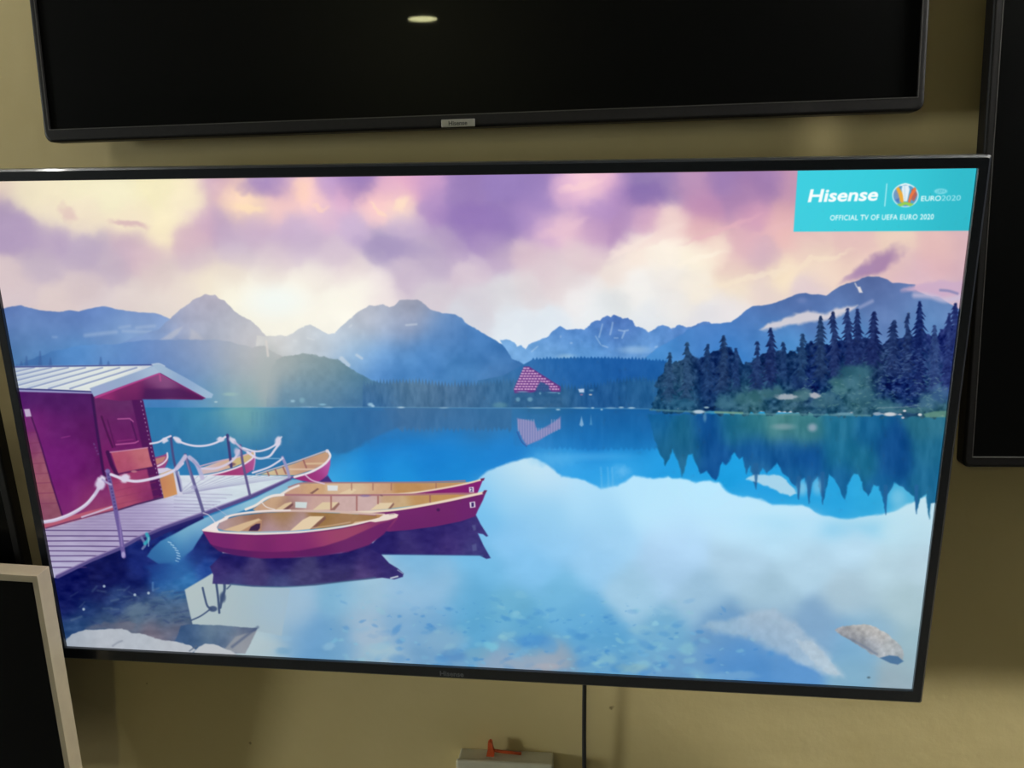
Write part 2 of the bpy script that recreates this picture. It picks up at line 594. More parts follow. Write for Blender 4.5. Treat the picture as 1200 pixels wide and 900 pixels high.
def rasterize_text(body, x0, y0, x1, y1, height, col, bold=0.0, shear=0.0, alpha=1.0, spacing=1.0):
    """text from measured baseline start (x0,y0) to baseline end (x1,y1), height in measured dots"""
    me = text_mesh(body, 1.0, bold, shear, spacing)
    me.calc_loop_triangles()
    co = np.array([v.co[:2] for v in me.vertices])
    tri = [t.vertices[:] for t in me.loop_triangles]
    bpy.data.meshes.remove(me)
    xs = (co[:, 0] - co[:, 0].min()) / (co[:, 0].max() - co[:, 0].min())
    base = 0.0
    ys = (co[:, 1] - base) / (co[:, 1].max() - base)
    ua, va = to_uv(x0, y0)
    ub, vb = to_uv(x1, y1)
    uc, vc = to_uv(x0, y0 - height)
    U = (ua + (ub - ua) * xs + 0 * ys) * IW
    V = (va + (vb - va) * xs + (vc - va) * ys) * IH
    SS = 3
    j0, j1 = int(U.min()) - 2, int(U.max()) + 3
    i0, i1 = int(V.min()) - 2, int(V.max()) + 3
    h, w = (i1 - i0) * SS, (j1 - j0) * SS
    mask = np.zeros((h, w), bool)
    for a, b, c in tri:
        q = [((U[k] - j0) * SS, (V[k] - i0) * SS) for k in (a, b, c)]
        xa, xb = max(0, int(min(k[0] for k in q))), min(w, int(max(k[0] for k in q)) + 2)
        ya, yb = max(0, int(min(k[1] for k in q))), min(h, int(max(k[1] for k in q)) + 2)
        gx, gy = np.meshgrid(np.arange(xa, xb) + .5, np.arange(ya, yb) + .5)
        e = [(q[(k + 1) % 3][0] - q[k][0]) * (gy - q[k][1]) - (q[(k + 1) % 3][1] - q[k][1]) * (gx - q[k][0]) for k in range(3)]
        mask[ya:yb, xa:xb] |= ((e[0] >= 0) & (e[1] >= 0) & (e[2] >= 0)) | ((e[0] <= 0) & (e[1] <= 0) & (e[2] <= 0))
    m = mask.reshape(i1 - i0, SS, j1 - j0, SS).mean((1, 3)).astype(np.float32)
    apply((slice(i0, i1), slice(j0, j1)), m, col, alpha)


# ---------------------------------------------------------------- sky
SKY = [(0, 218, (222, 200, 190)), (30, 222, (235, 222, 196)), (60, 225, (240, 228, 198)), (100, 222, (243, 234, 200)), (130, 232, (244, 236, 202)), (180, 222, (246, 236, 196)), (222, 218, (250, 238, 200)),
       (60, 246, (240, 226, 200)), (100, 252, (238, 222, 200)), (150, 262, (244, 228, 202)), (200, 250, (248, 236, 200)), (186, 272, (250, 236, 200)), (216, 240, (250, 236, 205)),
       (0, 250, (162, 138, 182)), (22, 272, (165, 140, 186)), (60, 280, (172, 148, 190)), (100, 295, (174, 153, 190)), (50, 310, (184, 164, 192)), (130, 312, (186, 166, 194)), (150, 292, (190, 160, 190)),
       (15, 332, (200, 178, 194)), (100, 338, (202, 182, 196)), (60, 352, (206, 186, 196)), (20, 352, (198, 178, 196)), (170, 300, (205, 175, 195)),
       (220, 280, (200, 165, 190)), (240, 262, (192, 155, 190)), (265, 268, (180, 152, 192)), (300, 262, (186, 156, 196)), (345, 268, (188, 160, 202)), (380, 255, (200, 165, 205)),
       (245, 213, (190, 150, 190)), (262, 222, (205, 165, 185)), (280, 238, (255, 220, 190)), (296, 244, (255, 222, 190)), (310, 215, (158, 128, 188)), (325, 240, (235, 190, 195)), (352, 218, (252, 205, 195)), (368, 238, (248, 200, 200)), (388, 216, (175, 138, 200)), (335, 212, (165, 130, 190)),
       (230, 305, (198, 174, 196)), (280, 295, (190, 168, 200)), (330, 302, (202, 178, 206)), (390, 300, (200, 178, 206)), (360, 285, (192, 168, 205)),
       (190, 325, (208, 188, 196)), (240, 328, (236, 222, 205)), (215, 340, (222, 206, 204)), (275, 322, (228, 212, 204)), (320, 325, (226, 212, 212)), (150, 350, (212, 196, 202)), (120, 360, (208, 192, 204)), (185, 355, (216, 202, 204)),
       (270, 350, (250, 246, 228)), (320, 355, (255, 255, 248)), (300, 345, (253, 252, 240)), (350, 350, (252, 250, 240)), (330, 375, (252, 252, 240)), (380, 370, (248, 246, 236)), (370, 330, (235, 225, 222)), (290, 370, (250, 250, 236)),
       (420, 212, (138, 108, 180)), (404, 235, (215, 165, 205)), (445, 240, (245, 195, 200)), (468, 240, (255, 222, 200)), (452, 222, (215, 162, 200)), (500, 216, (190, 142, 198)), (480, 215, (215, 155, 198)), (505, 240, (160, 125, 190)), (540, 228, (142, 112, 182)), (600, 220, (138, 110, 184)), (640, 218, (142, 114, 186)),
       (666, 222, (225, 175, 212)), (688, 214, (245, 200, 215)), (705, 207, (225, 172, 206)), (722, 228, (165, 125, 190)), (750, 220, (130, 105, 172)), (782, 214, (140, 112, 176)), (740, 245, (160, 122, 182)),
       (450, 288, (165, 146, 192)), (415, 265, (188, 162, 206)), (470, 262, (182, 158, 202)), (520, 285, (170, 145, 192)), (500, 305, (178, 158, 196)), (545, 260, (142, 112, 182)), (590, 262, (138, 110, 180)), (570, 280, (148, 118, 184)), (620, 258, (150, 118, 188)),
       (640, 270, (200, 160, 205)), (664, 262, (226, 184, 208)), (690, 265, (190, 148, 195)), (720, 268, (164, 124, 182)), (760, 255, (198, 152, 192)), (786, 262, (236, 206, 206)), (650, 240, (145, 115, 188)), (695, 242, (168, 130, 195)),
       (480, 322, (190, 170, 202)), (550, 318, (200, 180, 206)), (620, 300, (206, 178, 202)), (680, 298, (214, 190, 206)), (740, 296, (244, 228, 218)), (780, 294, (250, 240, 226)), (585, 300, (180, 155, 196)), (640, 315, (208, 185, 205)),
       (418, 345, (252, 248, 236)), (440, 342, (236, 224, 226)), (400, 360, (252, 250, 240)), (410, 325, (228, 212, 218)), (500, 348, (206, 194, 212)), (560, 350, (206, 200, 216)), (620, 338, (216, 206, 216)), (680, 346, (240, 238, 238)), (740, 340, (246, 244, 240)), (790, 330, (242, 236, 230)),
       (540, 378, (206, 206, 222)), (600, 374, (226, 234, 242)), (640, 382, (226, 234, 242)), (700, 364, (232, 236, 240)), (715, 356, (215, 218, 224)), (760, 374, (226, 230, 236)), (590, 345, (215, 212, 222)), (660, 330, (222, 208, 216)), (720, 320, (236, 222, 218)),
       (810, 214, (174, 130, 180)), (850, 212, (145, 110, 175)), (900, 216, (148, 110, 172)), (928, 222, (180, 132, 172)), (825, 240, (178, 126, 176)), (870, 232, (158, 116, 172)), (885, 252, (195, 140, 180)), (922, 250, (206, 156, 176)),
       (820, 268, (214, 164, 182)), (868, 280, (206, 160, 182)), (920, 272, (222, 172, 182)), (815, 300, (252, 242, 222)), (835, 292, (246, 226, 210)), (862, 312, (216, 182, 188)), (892, 294, (194, 158, 186)), (940, 290, (215, 178, 186)), (945, 302, (236, 214, 196)), (1000, 286, (216, 176, 186)), (1050, 288, (226, 196, 188)), (1100, 288, (215, 172, 182)), (1130, 285, (202, 162, 180)),
       (810, 336, (244, 234, 220)), (860, 332, (244, 228, 206)), (915, 318, (242, 222, 196)), (965, 318, (234, 208, 196)), (995, 305, (225, 195, 190)), (1100, 315, (212, 168, 186)), (1060, 315, (212, 175, 188)), (1130, 320, (200, 160, 182)), (850, 360, (226, 220, 226)), (895, 342, (226, 206, 206)), (950, 334, (214, 192, 206)), (1075, 328, (206, 168, 192)), (1120, 340, (194, 164, 192)), (830, 372, (228, 226, 232)), (780, 355, (238, 236, 234)), (1100, 352, (190, 164, 196))]
SKY = [(x, y, tuple(np.array(c) + np.clip((238 - c[1]) / 60, 0, 1) * np.array([14, 17, 4]))) for x, y, c in SKY]
sl = block(-60, 180, 1180, 480)
X, Y = PX[sl], PY[sl]
wx = 14 * fbm(X, Y, 60, 5, 1) + 9 * fbm(X, Y, 22, 5, 21)
wy = 9 * fbm(X, Y, 60, 5, 9) + 6 * fbm(X, Y, 22, 5, 31)
sky = .5 * field(SKY, X + wx, Y + wy, 10) + .5 * field(SKY, X - .6 * wy, Y + .8 * wx, 14)
puff = fbm(X + wx, (Y + wy) * 1.6, 46, 5, 40)
IMG[sl] = sky + (8 * puff)[..., None] * np.array([1, 1, .8], np.float32)
# distinct cloud edges
for (cx, cy, rx, ry, rot, col, a) in [(150, 262, 22, 4.5, .12, (205, 165, 180), .6), (80, 250, 10, 7, .7, (215, 178, 182), .5),
                                     (1026, 311, 32, 9, -.55, (160, 124, 168), .85), (1005, 322, 20, 5, -.5, (170, 138, 178), .6),
                                     (822, 302, 26, 4, -.25, (255, 244, 226), .6), (845, 268, 40, 3.5, -.35, (232, 182, 192), .5), (905, 268, 26, 4, -.3, (232, 186, 190), .5),
                                     (955, 305, 40, 3, -.25, (246, 226, 202), .6), (880, 325, 45, 4, -.2, (248, 232, 208), .5), (290, 243, 18, 5, .25, (255, 226, 188), .7),
                                     (352, 222, 8, 13, .2, (255, 212, 192), .6), (372, 243, 11, 4, 0, (255, 215, 196), .6), (470, 238, 12, 6, -.6, (255, 226, 200), .8), (443, 246, 9, 3, .8, (255, 220, 198), .7),
                                     (680, 217, 22, 5, -.3, (250, 208, 214), .7), (660, 268, 28, 5, -.35, (232, 194, 210), .6), (775, 275, 30, 5, -.5, (244, 218, 212), .6), (735, 292, 20, 4, -.4, (248, 230, 222), .6), (460, 290, 40, 12, .1, (158, 140, 188), .4), (415, 350, 26, 16, -.4, (254, 250, 238), .5),
                                     (755, 228, 26, 14, 0, (128, 102, 170), .5), (560, 255, 40, 16, .1, (138, 108, 180), .4), (300, 222, 26, 9, .2, (156, 126, 186), .4)]:
    blob(cx, cy, rx, ry, col, a, .55, rot, warp=7, wscale=15, seed=int(cx))
blob(322, 356, 78, 44, (255, 250, 230), .35, .9)
blob(324, 354, 30, 17, (246, 255, 252), .85, .8)

# ---------------------------------------------------------------- mountains
poly([(-30, 372), (5, 361), (14, 359), (25, 358), (45, 364), (70, 366), (80, 364), (92, 365), (108, 361), (122, 359), (135, 362), (148, 365), (178, 366), (195, 371), (230, 388), (260, 440), (-30, 470)],
     [(10, 366, (92, 118, 178)), (60, 370, (96, 124, 182)), (110, 366, (92, 124, 186)), (170, 372, (112, 140, 196)), (60, 388, (104, 140, 194)), (20, 390, (92, 130, 182)), (120, 388, (116, 150, 200)), (170, 392, (140, 168, 208)), (150, 402, (118, 156, 204)), (60, 415, (86, 138, 194)), (20, 430, (78, 122, 172)), (100, 425, (78, 138, 198)), (190, 420, (92, 136, 196))], soft=.9, warp=1.4, wscale=10, noise=12, nscale=20)
for a, b, w in [((140, 384), (152, 382), 2.5), ((160, 384), (181, 382), 3), ((144, 388), (176, 389), 3), ((62, 395), (66, 395), 1.5), ((100, 393), (136, 389), 4)]:
    line([a, b], w, (176, 194, 220), .4, 2.4, curve=False)
poly([(128, 408), (150, 398), (186, 386), (200, 373), (212, 362), (222, 355), (226, 351), (234, 348), (240, 345), (246, 346), (252, 345), (257, 350), (264, 353), (272, 362), (284, 371), (296, 377), (306, 388), (313, 394), (336, 402), (340, 440), (150, 440)],
     [(246, 350, (178, 168, 182)), (230, 358, (168, 164, 186)), (240, 372, (150, 156, 184)), (215, 368, (152, 158, 188)), (196, 384, (132, 152, 196)), (165, 398, (118, 150, 202)), (270, 372, (168, 170, 188)), (285, 384, (172, 176, 190)), (240, 390, (150, 164, 190)), (305, 396, (186, 188, 198)), (260, 396, (158, 168, 188)), (180, 402, (116, 150, 200))], soft=.8, warp=1.2, wscale=7, noise=13, nscale=14, seed=3)
poly([(188, 398), (206, 386), (214, 383), (208, 392), (200, 398)], (188, 190, 202), 2, .55)
poly([(222, 398), (224, 386), (232, 390), (238, 398)], (190, 190, 200), 3, .5)
# far ridge right of the sun and the broad peak
poly([(300, 393), (312, 394), (325, 393), (336, 394), (348, 387), (357, 382), (363, 380), (369, 383), (377, 388), (384, 391), (393, 391), (398, 384), (404, 379), (410, 374), (416, 368), (424, 363), (433, 358), (440, 359), (449, 356), (456, 360), (462, 358), (468, 352), (478, 351), (489, 351), (494, 354), (500, 359), (508, 364), (518, 367), (534, 369), (540, 372), (548, 380), (560, 387), (572, 394), (582, 400), (600, 410), (614, 418), (626, 428), (640, 470), (300, 470)],
     [(478, 356, (168, 166, 180)), (490, 362, (160, 162, 180)), (430, 366, (186, 188, 200)), (452, 366, (164, 172, 192)), (410, 384, (188, 196, 210)), (440, 380, (176, 186, 204)), (398, 398, (176, 196, 218)), (363, 386, (190, 196, 206)), (345, 396, (202, 208, 216)), (380, 400, (188, 202, 216)), (320, 402, (202, 204, 208)), (360, 410, (182, 198, 212)), (462, 384, (136, 158, 196)), (480, 374, (146, 158, 186)), (505, 376, (116, 146, 190)), (530, 378, (96, 136, 188)), (515, 395, (84, 134, 192)), (550, 396, (74, 128, 190)), (580, 410, (66, 122, 184)), (605, 420, (60, 114, 176)), (500, 415, (80, 138, 200)), (455, 412, (96, 150, 208)), (425, 410, (140, 178, 214)), (440, 432, (82, 140, 206)), (470, 436, (72, 130, 190)), (540, 430, (70, 128, 186)), (590, 436, (70, 120, 174)), (410, 422, (120, 165, 208))], soft=.8, warp=1.3, wscale=7, noise=14, nscale=16, seed=5, sigma=16)
for a, b, w in [((360, 396), (368, 398), 1.5), ((344, 399), (347, 400), 1.5), ((400, 420), (408, 428), 5), ((418, 416), (424, 420), 3), ((410, 383), (412, 381), 1.5), ((476, 381), (488, 380), 2)]:
    line([a, b], w, (214, 222, 230), .5, 1.2, curve=False)
# Tatra-like range far right
poly([(586, 399), (592, 398), (598, 399), (603, 402), (606, 406), (610, 404), (613, 407), (616, 409), (620, 403), (628, 400), (636, 397), (643, 394), (648, 387), (652, 384), (656, 382), (660, 384), (664, 386), (672, 386), (684, 386), (688, 383), (692, 380), (697, 376), (703, 376), (707, 372), (712, 370), (716, 371), (720, 368), (725, 371), (730, 373), (736, 372), (741, 376), (745, 382), (751, 384), (756, 386), (760, 390), (764, 388), (770, 383), (777, 381), (783, 383), (787, 385), (793, 382), (800, 381), (804, 384), (815, 381), (825, 377), (831, 378), (860, 390), (860, 440), (640, 440), (600, 420)],
     [(720, 374, (72, 108, 178)), (700, 382, (84, 124, 192)), (735, 380, (76, 112, 180)), (660, 388, (82, 126, 196)), (640, 402, (92, 146, 208)), (615, 412, (112, 166, 220)), (598, 403, (122, 172, 222)), (670, 405, (80, 138, 206)), (700, 402, (84, 144, 210)), (740, 395, (84, 136, 204)), (745, 412, (120, 172, 222)), (690, 415, (100, 162, 218)), (780, 390, (88, 136, 202)), (770, 405, (96, 152, 214)), (810, 388, (86, 130, 196)), (655, 416, (128, 180, 220))], soft=.7, warp=1.2, wscale=5, noise=16, nscale=9, seed=8)
for pts, w in [([(706, 380), (704, 388), (702, 395)], 1.8), ([(718, 378), (717, 384), (715, 392)], 2), ([(725, 387), (731, 388), (736, 387)], 2), ([(732, 389), (729, 396)], 2), ([(720, 396), (724, 396)], 1.4), ([(657, 395), (657, 394)], 1.4), ([(669, 402), (670, 402)], 2), ([(706, 405), (712, 407)], 1.8), ([(768, 407), (770, 406)], 2), ([(623, 412), (630, 406)], 1.5), ([(698, 394), (704, 404)], 1.2)]:
    line(pts, w * .8, (200, 220, 240), .5, 1.1, curve=False)
blob(745, 410, 16, 4, (158, 194, 228), .6, .8)
blob(664, 418, 9, 3, (160, 196, 220), .5, .8)
# big mountain on the right
poly([(748, 425), (758, 418), (768, 410), (778, 404), (790, 397), (800, 391), (806, 386), (816, 383), (832, 379), (846, 379), (857, 377), (866, 371), (874, 364), (882, 359), (892, 358), (905, 356), (915, 352), (928, 347), (938, 344), (944, 343), (952, 345), (968, 346), (975, 342), (984, 336), (992, 332), (1002, 330), (1010, 326), (1018, 324), (1030, 324), (1037, 327), (1046, 331), (1055, 331), (1066, 333), (1073, 334), (1071, 339), (1084, 345), (1100, 348), (1106, 352), (1140, 372), (1140, 470), (748, 470)],
     [(1020, 331, (84, 103, 155)), (1055, 340, (92, 115, 169)), (985, 345, (84, 109, 163)), (945, 352, (82, 109, 165)), (905, 364, (86, 115, 173)), (960, 368, (88, 121, 181)), (872, 376, (84, 125, 189)), (835, 388, (80, 127, 195)), (805, 400, (72, 131, 199)), (850, 405, (58, 125, 197)), (780, 415, (72, 141, 207)), (850, 420, (48, 119, 193)), (890, 395, (72, 131, 197)), (920, 400, (82, 147, 209)), (1000, 362, (94, 123, 177)), (1040, 365, (98, 127, 181)), (1070, 365, (102, 135, 187)), (1085, 385, (92, 143, 197)), (1110, 370, (98, 129, 181)), (990, 390, (88, 153, 211))], soft=.7, warp=1.0, wscale=8, noise=11, nscale=18, seed=12)
poly([(890, 386), (900, 379), (920, 374), (936, 367), (947, 363), (956, 365), (966, 368), (978, 363), (992, 359), (1004, 358), (996, 364), (975, 372), (945, 378), (920, 383), (902, 387)], (220, 212, 216), 2.5, .9, warp=3, wscale=10, seed=2)
line([(1008, 360), (1022, 353)], 4, (160, 168, 205), .6, 2, curve=False)
line([(1002, 332), (1004, 336)], 1.5, (215, 210, 215), .8)
poly([(1004, 336), (1008, 336), (1011, 343), (1007, 343)], (222, 216, 220), .8)
poly([(1056, 340), (1075, 334), (1100, 330), (1135, 330), (1135, 345), (1105, 348), (1080, 344)], (204, 172, 198), 3, .9, warp=3, wscale=9)
line([(1072, 346), (1090, 347), (1108, 352), (1128, 348)], 6, (200, 190, 216), .7, 3)
line([(1102, 340), (1112, 341), (1122, 344)], 3, (128, 130, 176), .8, 1.2)
blob(940, 352, 5, 3, (120, 138, 190), .5, .8)

# ---------------------------------------------------------------- wooded hills and the far shore
poly([(10, 480), (15, 430), (60, 412), (95, 405), (140, 403), (165, 399), (190, 398), (215, 398), (250, 398), (270, 400), (284, 404), (296, 407), (310, 405), (320, 412), (335, 420), (345, 480)],
     [(40, 425, (66, 112, 170)), (90, 415, (84, 138, 200)), (135, 410, (108, 150, 202)), (170, 408, (102, 136, 194)), (205, 406, (116, 142, 190)), (240, 408, (138, 152, 186)), (275, 412, (154, 164, 182)), (308, 418, (176, 176, 182)), (150, 422, (80, 128, 194)), (190, 425, (92, 128, 186)), (230, 430, (112, 140, 186)), (270, 432, (140, 156, 180)), (300, 435, (160, 168, 176)), (215, 445, (94, 132, 184)), (250, 448, (108, 144, 184)), (285, 452, (132, 158, 174)), (310, 450, (146, 166, 170)), (260, 466, (110, 160, 178)), (285, 468, (124, 168, 172)), (235, 470, (76, 142, 190)), (200, 470, (62, 124, 184)), (305, 470, (112, 160, 172))], soft=.9, warp=1.2, wscale=6, noise=5, nscale=10, seed=14)
for x, yt in [(20, 428), (25, 424), (31, 418), (47, 412), (59, 420), (118, 419), (127, 424)]:
    line([(x, yt), (x, 430)], 1.5, (58, 92, 150), .6, 1.2, curve=False, w2=5)
poly([(312, 478), (314, 450), (318, 432), (323, 422), (330, 418), (338, 417), (348, 415), (358, 414), (366, 416), (374, 417), (384, 419), (395, 421), (404, 427), (414, 434), (424, 440), (436, 446), (452, 450), (470, 478)],
     [(330, 424, (150, 160, 162)), (350, 422, (142, 156, 158)), (380, 424, (126, 146, 152)), (340, 440, (116, 146, 160)), (370, 442, (104, 138, 156)), (400, 436, (102, 136, 150)), (420, 446, (92, 134, 150)), (325, 458, (92, 134, 164)), (355, 462, (88, 132, 164)), (390, 460, (82, 126, 160)), (418, 462, (58, 106, 158)), (440, 466, (46, 98, 156)), (430, 452, (74, 124, 152))], soft=.9, warp=1.5, wscale=4, noise=8, nscale=7, seed=16)
blob(314, 446, 12, 34, (150, 166, 172), .85, .8)
blob(330, 430, 14, 16, (152, 164, 168), .4, .9)
line([(312, 400), (313, 408), (314, 417)], 2.6, (214, 208, 206), .75, 1)
# dark forest hill
tops = [(560, 446), (590, 440), (612, 428), (621, 423)]
rs = np.random.RandomState(3)
for k in range(40):
    x = 623 + k * 4
    yb = 421.5 - 2.5 * math.sin((x - 620) / 150 * math.pi) + (x - 620) * .008
    tops += [(x, yb + .5), (x + 2, yb - 1 - 2.2 * rs.rand())]
poly(tops + [(785, 480), (560, 480)],
     [(625, 430, (44, 106, 174)), (660, 426, (30, 96, 166)), (700, 428, (28, 92, 164)), (740, 430, (28, 92, 166)), (775, 432, (26, 94, 168)), (650, 442, (44, 106, 172)), (700, 445, (30, 96, 164)), (745, 448, (24, 88, 158)), (620, 445, (56, 112, 166)), (770, 450, (28, 92, 156)), (590, 450, (60, 114, 164))], soft=.7, noise=7, nscale=5, nay=.5, seed=18)
# treeline along the far shore
tl = []
x = 425.0
while x < 792:
    h = 449 + 2 * math.sin(x * .05) + (0 if x < 640 else 4 * math.sin((x - 640) * .04))
    a = 3 + 4 * rs.rand()
    tl += [(x, h + 2.5), (x + 1.8, h - a * .8), (x + 3.6, h + 2)]
    x += 3.8
poly([(425, 480)] + tl + [(792, 480)],
     [(440, 454, (84, 124, 156)), (480, 456, (92, 126, 154)), (520, 456, (82, 116, 150)), (555, 456, (72, 112, 152)), (590, 456, (58, 108, 152)), (440, 470, (40, 94, 152)), (480, 470, (64, 108, 148)), (530, 470, (58, 104, 146)), (580, 470, (50, 102, 148)), (625, 468, (48, 100, 146)), (660, 466, (50, 100, 142)), (690, 462, (30, 88, 148)), (710, 470, (24, 80, 138)), (745, 462, (36, 94, 146)), (775, 466, (30, 90, 144))], soft=.8, noise=16, nscale=4, nay=.35, seed=20)
blob(586, 475, 8, 3.5, (96, 148, 164), .6, .6)
for x, y, rx, ry, c in [(434, 474, 3, 2, (160, 200, 225)), (437, 476, 2, 1.5, (170, 205, 228)), (343, 470, 2.5, 1.5, (150, 190, 210)), (378, 474, 4, 1.2, (130, 180, 205)), (354, 469, 3, 3, (120, 165, 185)), (270, 462, 8, 2, (140, 178, 180)), (203, 480, 6, 1.3, (130, 175, 205)), (253, 471, 2, 1, (170, 200, 210))]:
    blob(x, y, rx, ry, c, .8, .6)
# hotel
poly([(602, 456), (614, 429.5), (620, 429.5), (657, 453), (657, 459), (603, 461)], (104, 56, 130), .8)
for k in range(9):
    y = 431.6 + k * 3.05
    xl = 613.5 - (y - 430) * .43
    xr = min(656, 620 + (y - 430) * 1.48)
    if xr - xl > 3:
        line([(xl + 1, y), (xr - 1.5, y + .1)], 1.7, (222, 182, 218), .85, .4, curve=False, dash=(3.6, 2.9))
poly([(626, 462), (629, 452), (634, 447), (640, 451), (645, 457), (652, 462)], (44, 84, 136), 1, .9, warp=2, wscale=4)
poly([(598, 478), (600, 462), (608, 459), (622, 460), (640, 458), (655, 461), (660, 478)], (48, 96, 140), 1.2, .85, warp=2, wscale=5, noise=12, nscale=4)
for x, y, rx, ry in [(607, 468, 2.5, 2.5), (621, 468, 3, 2.5), (612, 459, 7, .8), (633, 461, 1.2, 1.4), (648, 460, 6, .7), (655, 461, 1.5, 1)]:
    blob(x, y, rx, ry, (128, 176, 200), .6, .5)
poly([(677.5, 456), (684.5, 455.5), (684.5, 460), (679, 460)], (186, 206, 232), .7, .95)
blob(681.5, 462.5, 1.8, 1, (150, 110, 150), .8, .4)
blob(692, 462.5, 2, .9, (214, 198, 190), .8, .4)
blob(693, 457.5, 2.5, 1.2, (110, 160, 190), .6, .5)

blob(312, 388, 110, 62, (234, 228, 216), .2, .98)
blob(300, 420, 34, 60, (226, 214, 196), .12, .98, rot=.5)

# ---------------------------------------------------------------- water
WATER = [(170, 486, (48, 122, 174)), (190, 492, (44, 118, 168)), (235, 494, (56, 132, 172)), (285, 490, (112, 166, 170)), (310, 492, (88, 148, 172)), (350, 488, (62, 126, 168)), (390, 490, (50, 112, 164)), (430, 488, (50, 108, 160)), (470, 490, (70, 112, 154)), (510, 490, (66, 110, 152)), (560, 490, (56, 110, 158)), (600, 492, (52, 110, 158)), (640, 490, (44, 104, 152)), (680, 490, (26, 92, 152)), (720, 490, (22, 88, 150)), (755, 490, (24, 94, 158)),
         (190, 515, (46, 114, 164)), (250, 512, (52, 124, 170)), (300, 510, (58, 124, 170)), (340, 508, (56, 118, 166)), (400, 508, (46, 106, 158)), (440, 506, (36, 112, 178)), (470, 512, (28, 124, 202)), (520, 514, (28, 130, 210)), (560, 505, (40, 120, 186)), (600, 512, (34, 128, 204)), (650, 516, (26, 122, 196)), (700, 510, (22, 112, 184)), (745, 510, (18, 112, 184)), (690, 522, (24, 122, 200)),
         (200, 535, (44, 122, 178)), (260, 540, (40, 116, 172)), (310, 535, (42, 112, 166)), (350, 532, (46, 114, 168)), (385, 525, (42, 112, 166)), (415, 540, (28, 140, 216)), (400, 556, (60, 165, 225)), (450, 540, (24, 132, 212)), (500, 540, (22, 128, 208)), (550, 540, (26, 132, 210)), (580, 534, (30, 132, 210)), (600, 526, (30, 130, 208)), (470, 556, (30, 146, 218)), (530, 556, (24, 134, 210)),
         (635, 534, (64, 162, 226)), (670, 534, (60, 166, 232)), (720, 540, (44, 158, 228)), (760, 545, (36, 156, 226)), (690, 552, (44, 160, 230)), (730, 558, (54, 166, 232)),
         (800, 555, (32, 158, 226)), (860, 560, (26, 158, 224)), (880, 580, (32, 156, 222)), (940, 588, (34, 160, 222)), (980, 598, (40, 164, 224)), (1020, 592, (44, 166, 220)), (1070, 580, (60, 170, 215)),
         (570, 590, (110, 190, 238)), (590, 620, (138, 198, 240)), (540, 620, (112, 186, 232)), (650, 600, (164, 214, 244)), (650, 630, (146, 202, 240)), (720, 600, (176, 222, 248)), (720, 630, (164, 212, 244)), (800, 600, (184, 228, 252)), (800, 635, (180, 218, 248)), (870, 615, (188, 228, 250)), (940, 625, (186, 226, 248)), (1000, 640, (186, 220, 240)), (1060, 620, (186, 224, 240)), (1090, 610, (186, 222, 236)),
         (500, 668, (124, 182, 220)), (560, 660, (116, 186, 228)), (620, 660, (130, 194, 236)), (700, 660, (152, 204, 240)), (780, 665, (166, 204, 234)), (860, 660, (172, 206, 228)), (950, 660, (176, 210, 230)), (1040, 670, (182, 212, 226)), (1080, 660, (180, 208, 222)),
         (240, 700, (178, 192, 194)), (270, 715, (168, 186, 192)), (300, 700, (164, 188, 198)), (345, 700, (152, 186, 212)), (330, 720, (160, 186, 204)), (400, 695, (124, 176, 208)), (430, 688, (158, 194, 216)), (480, 695, (148, 188, 218)), (515, 690, (150, 190, 220)), (545, 700, (98, 170, 212)), (600, 715, (106, 174, 208)), (660, 700, (114, 182, 220)), (740, 695, (158, 200, 226)), (820, 700, (154, 192, 218)), (900, 700, (162, 196, 216)), (1000, 700, (168, 196, 212)), (1060, 705, (168, 196, 206)),
         (310, 745, (176, 196, 202)), (340, 738, (122, 166, 202)), (365, 750, (104, 156, 200)), (395, 755, (110, 160, 198)), (430, 735, (158, 184, 206)), (470, 735, (124, 168, 204)), (510, 730, (112, 164, 204)), (550, 740, (92, 164, 206)), (620, 745, (88, 160, 204)), (700, 750, (92, 162, 208)), (780, 745, (112, 170, 206)), (850, 740, (112, 156, 196)), (900, 735, (134, 168, 198)), (960, 740, (128, 166, 200)), (1020, 745, (146, 182, 204)), (1065, 765, (150, 182, 194)), (1000, 755, (118, 170, 208)), (680, 725, (100, 170, 214)),
         (440, 765, (150, 180, 200)), (520, 770, (112, 158, 196)), (600, 778, (138, 164, 190)), (640, 782, (146, 162, 180)), (700, 785, (104, 162, 202)), (800, 785, (104, 154, 198)), (880, 782, (80, 140, 200)), (930, 785, (92, 148, 204)), (1000, 785, (128, 172, 198)), (1050, 790, (150, 172, 184)), (860, 760, (88, 146, 204))]
sl = block(-20, 478, 1180, 830)
X, Y = PX[sl], PY[sl]
shore = 477.5 + np.clip((X - 700) / 400, 0, 1) * 10.5
wx = 8 * fbm(X, Y, 60, 4, 51, 1.6)
wy = 6 * fbm(X, Y, 60, 4, 57, 1.6)
wat = field(WATER, X + wx, Y + wy, 16) + (5 * fbm(X, Y, 26, 4, 61, 1.8))[..., None]
apply(sl, smooth((Y - shore) / 1.4 + .5), wat)
line([(300, 477.5), (420, 477), (560, 478), (640, 478), (760, 479)], 1, (120, 170, 200), .45, .8, curve=False)
for x, y, w in [(654, 480, 2.5), (694.5, 478, 1.8), (728, 477.5, 3), (740, 478, 4), (705, 480, 1.4), (716, 478, 6), (520, 478, 5), (470, 477.5, 4), (360, 477, 8), (385, 477.5, 5), (630, 478, 9), (680, 478, 9)]:
    blob(x, y, w, 1.0, (186, 212, 226), .7 if w < 5 else .4, .6)
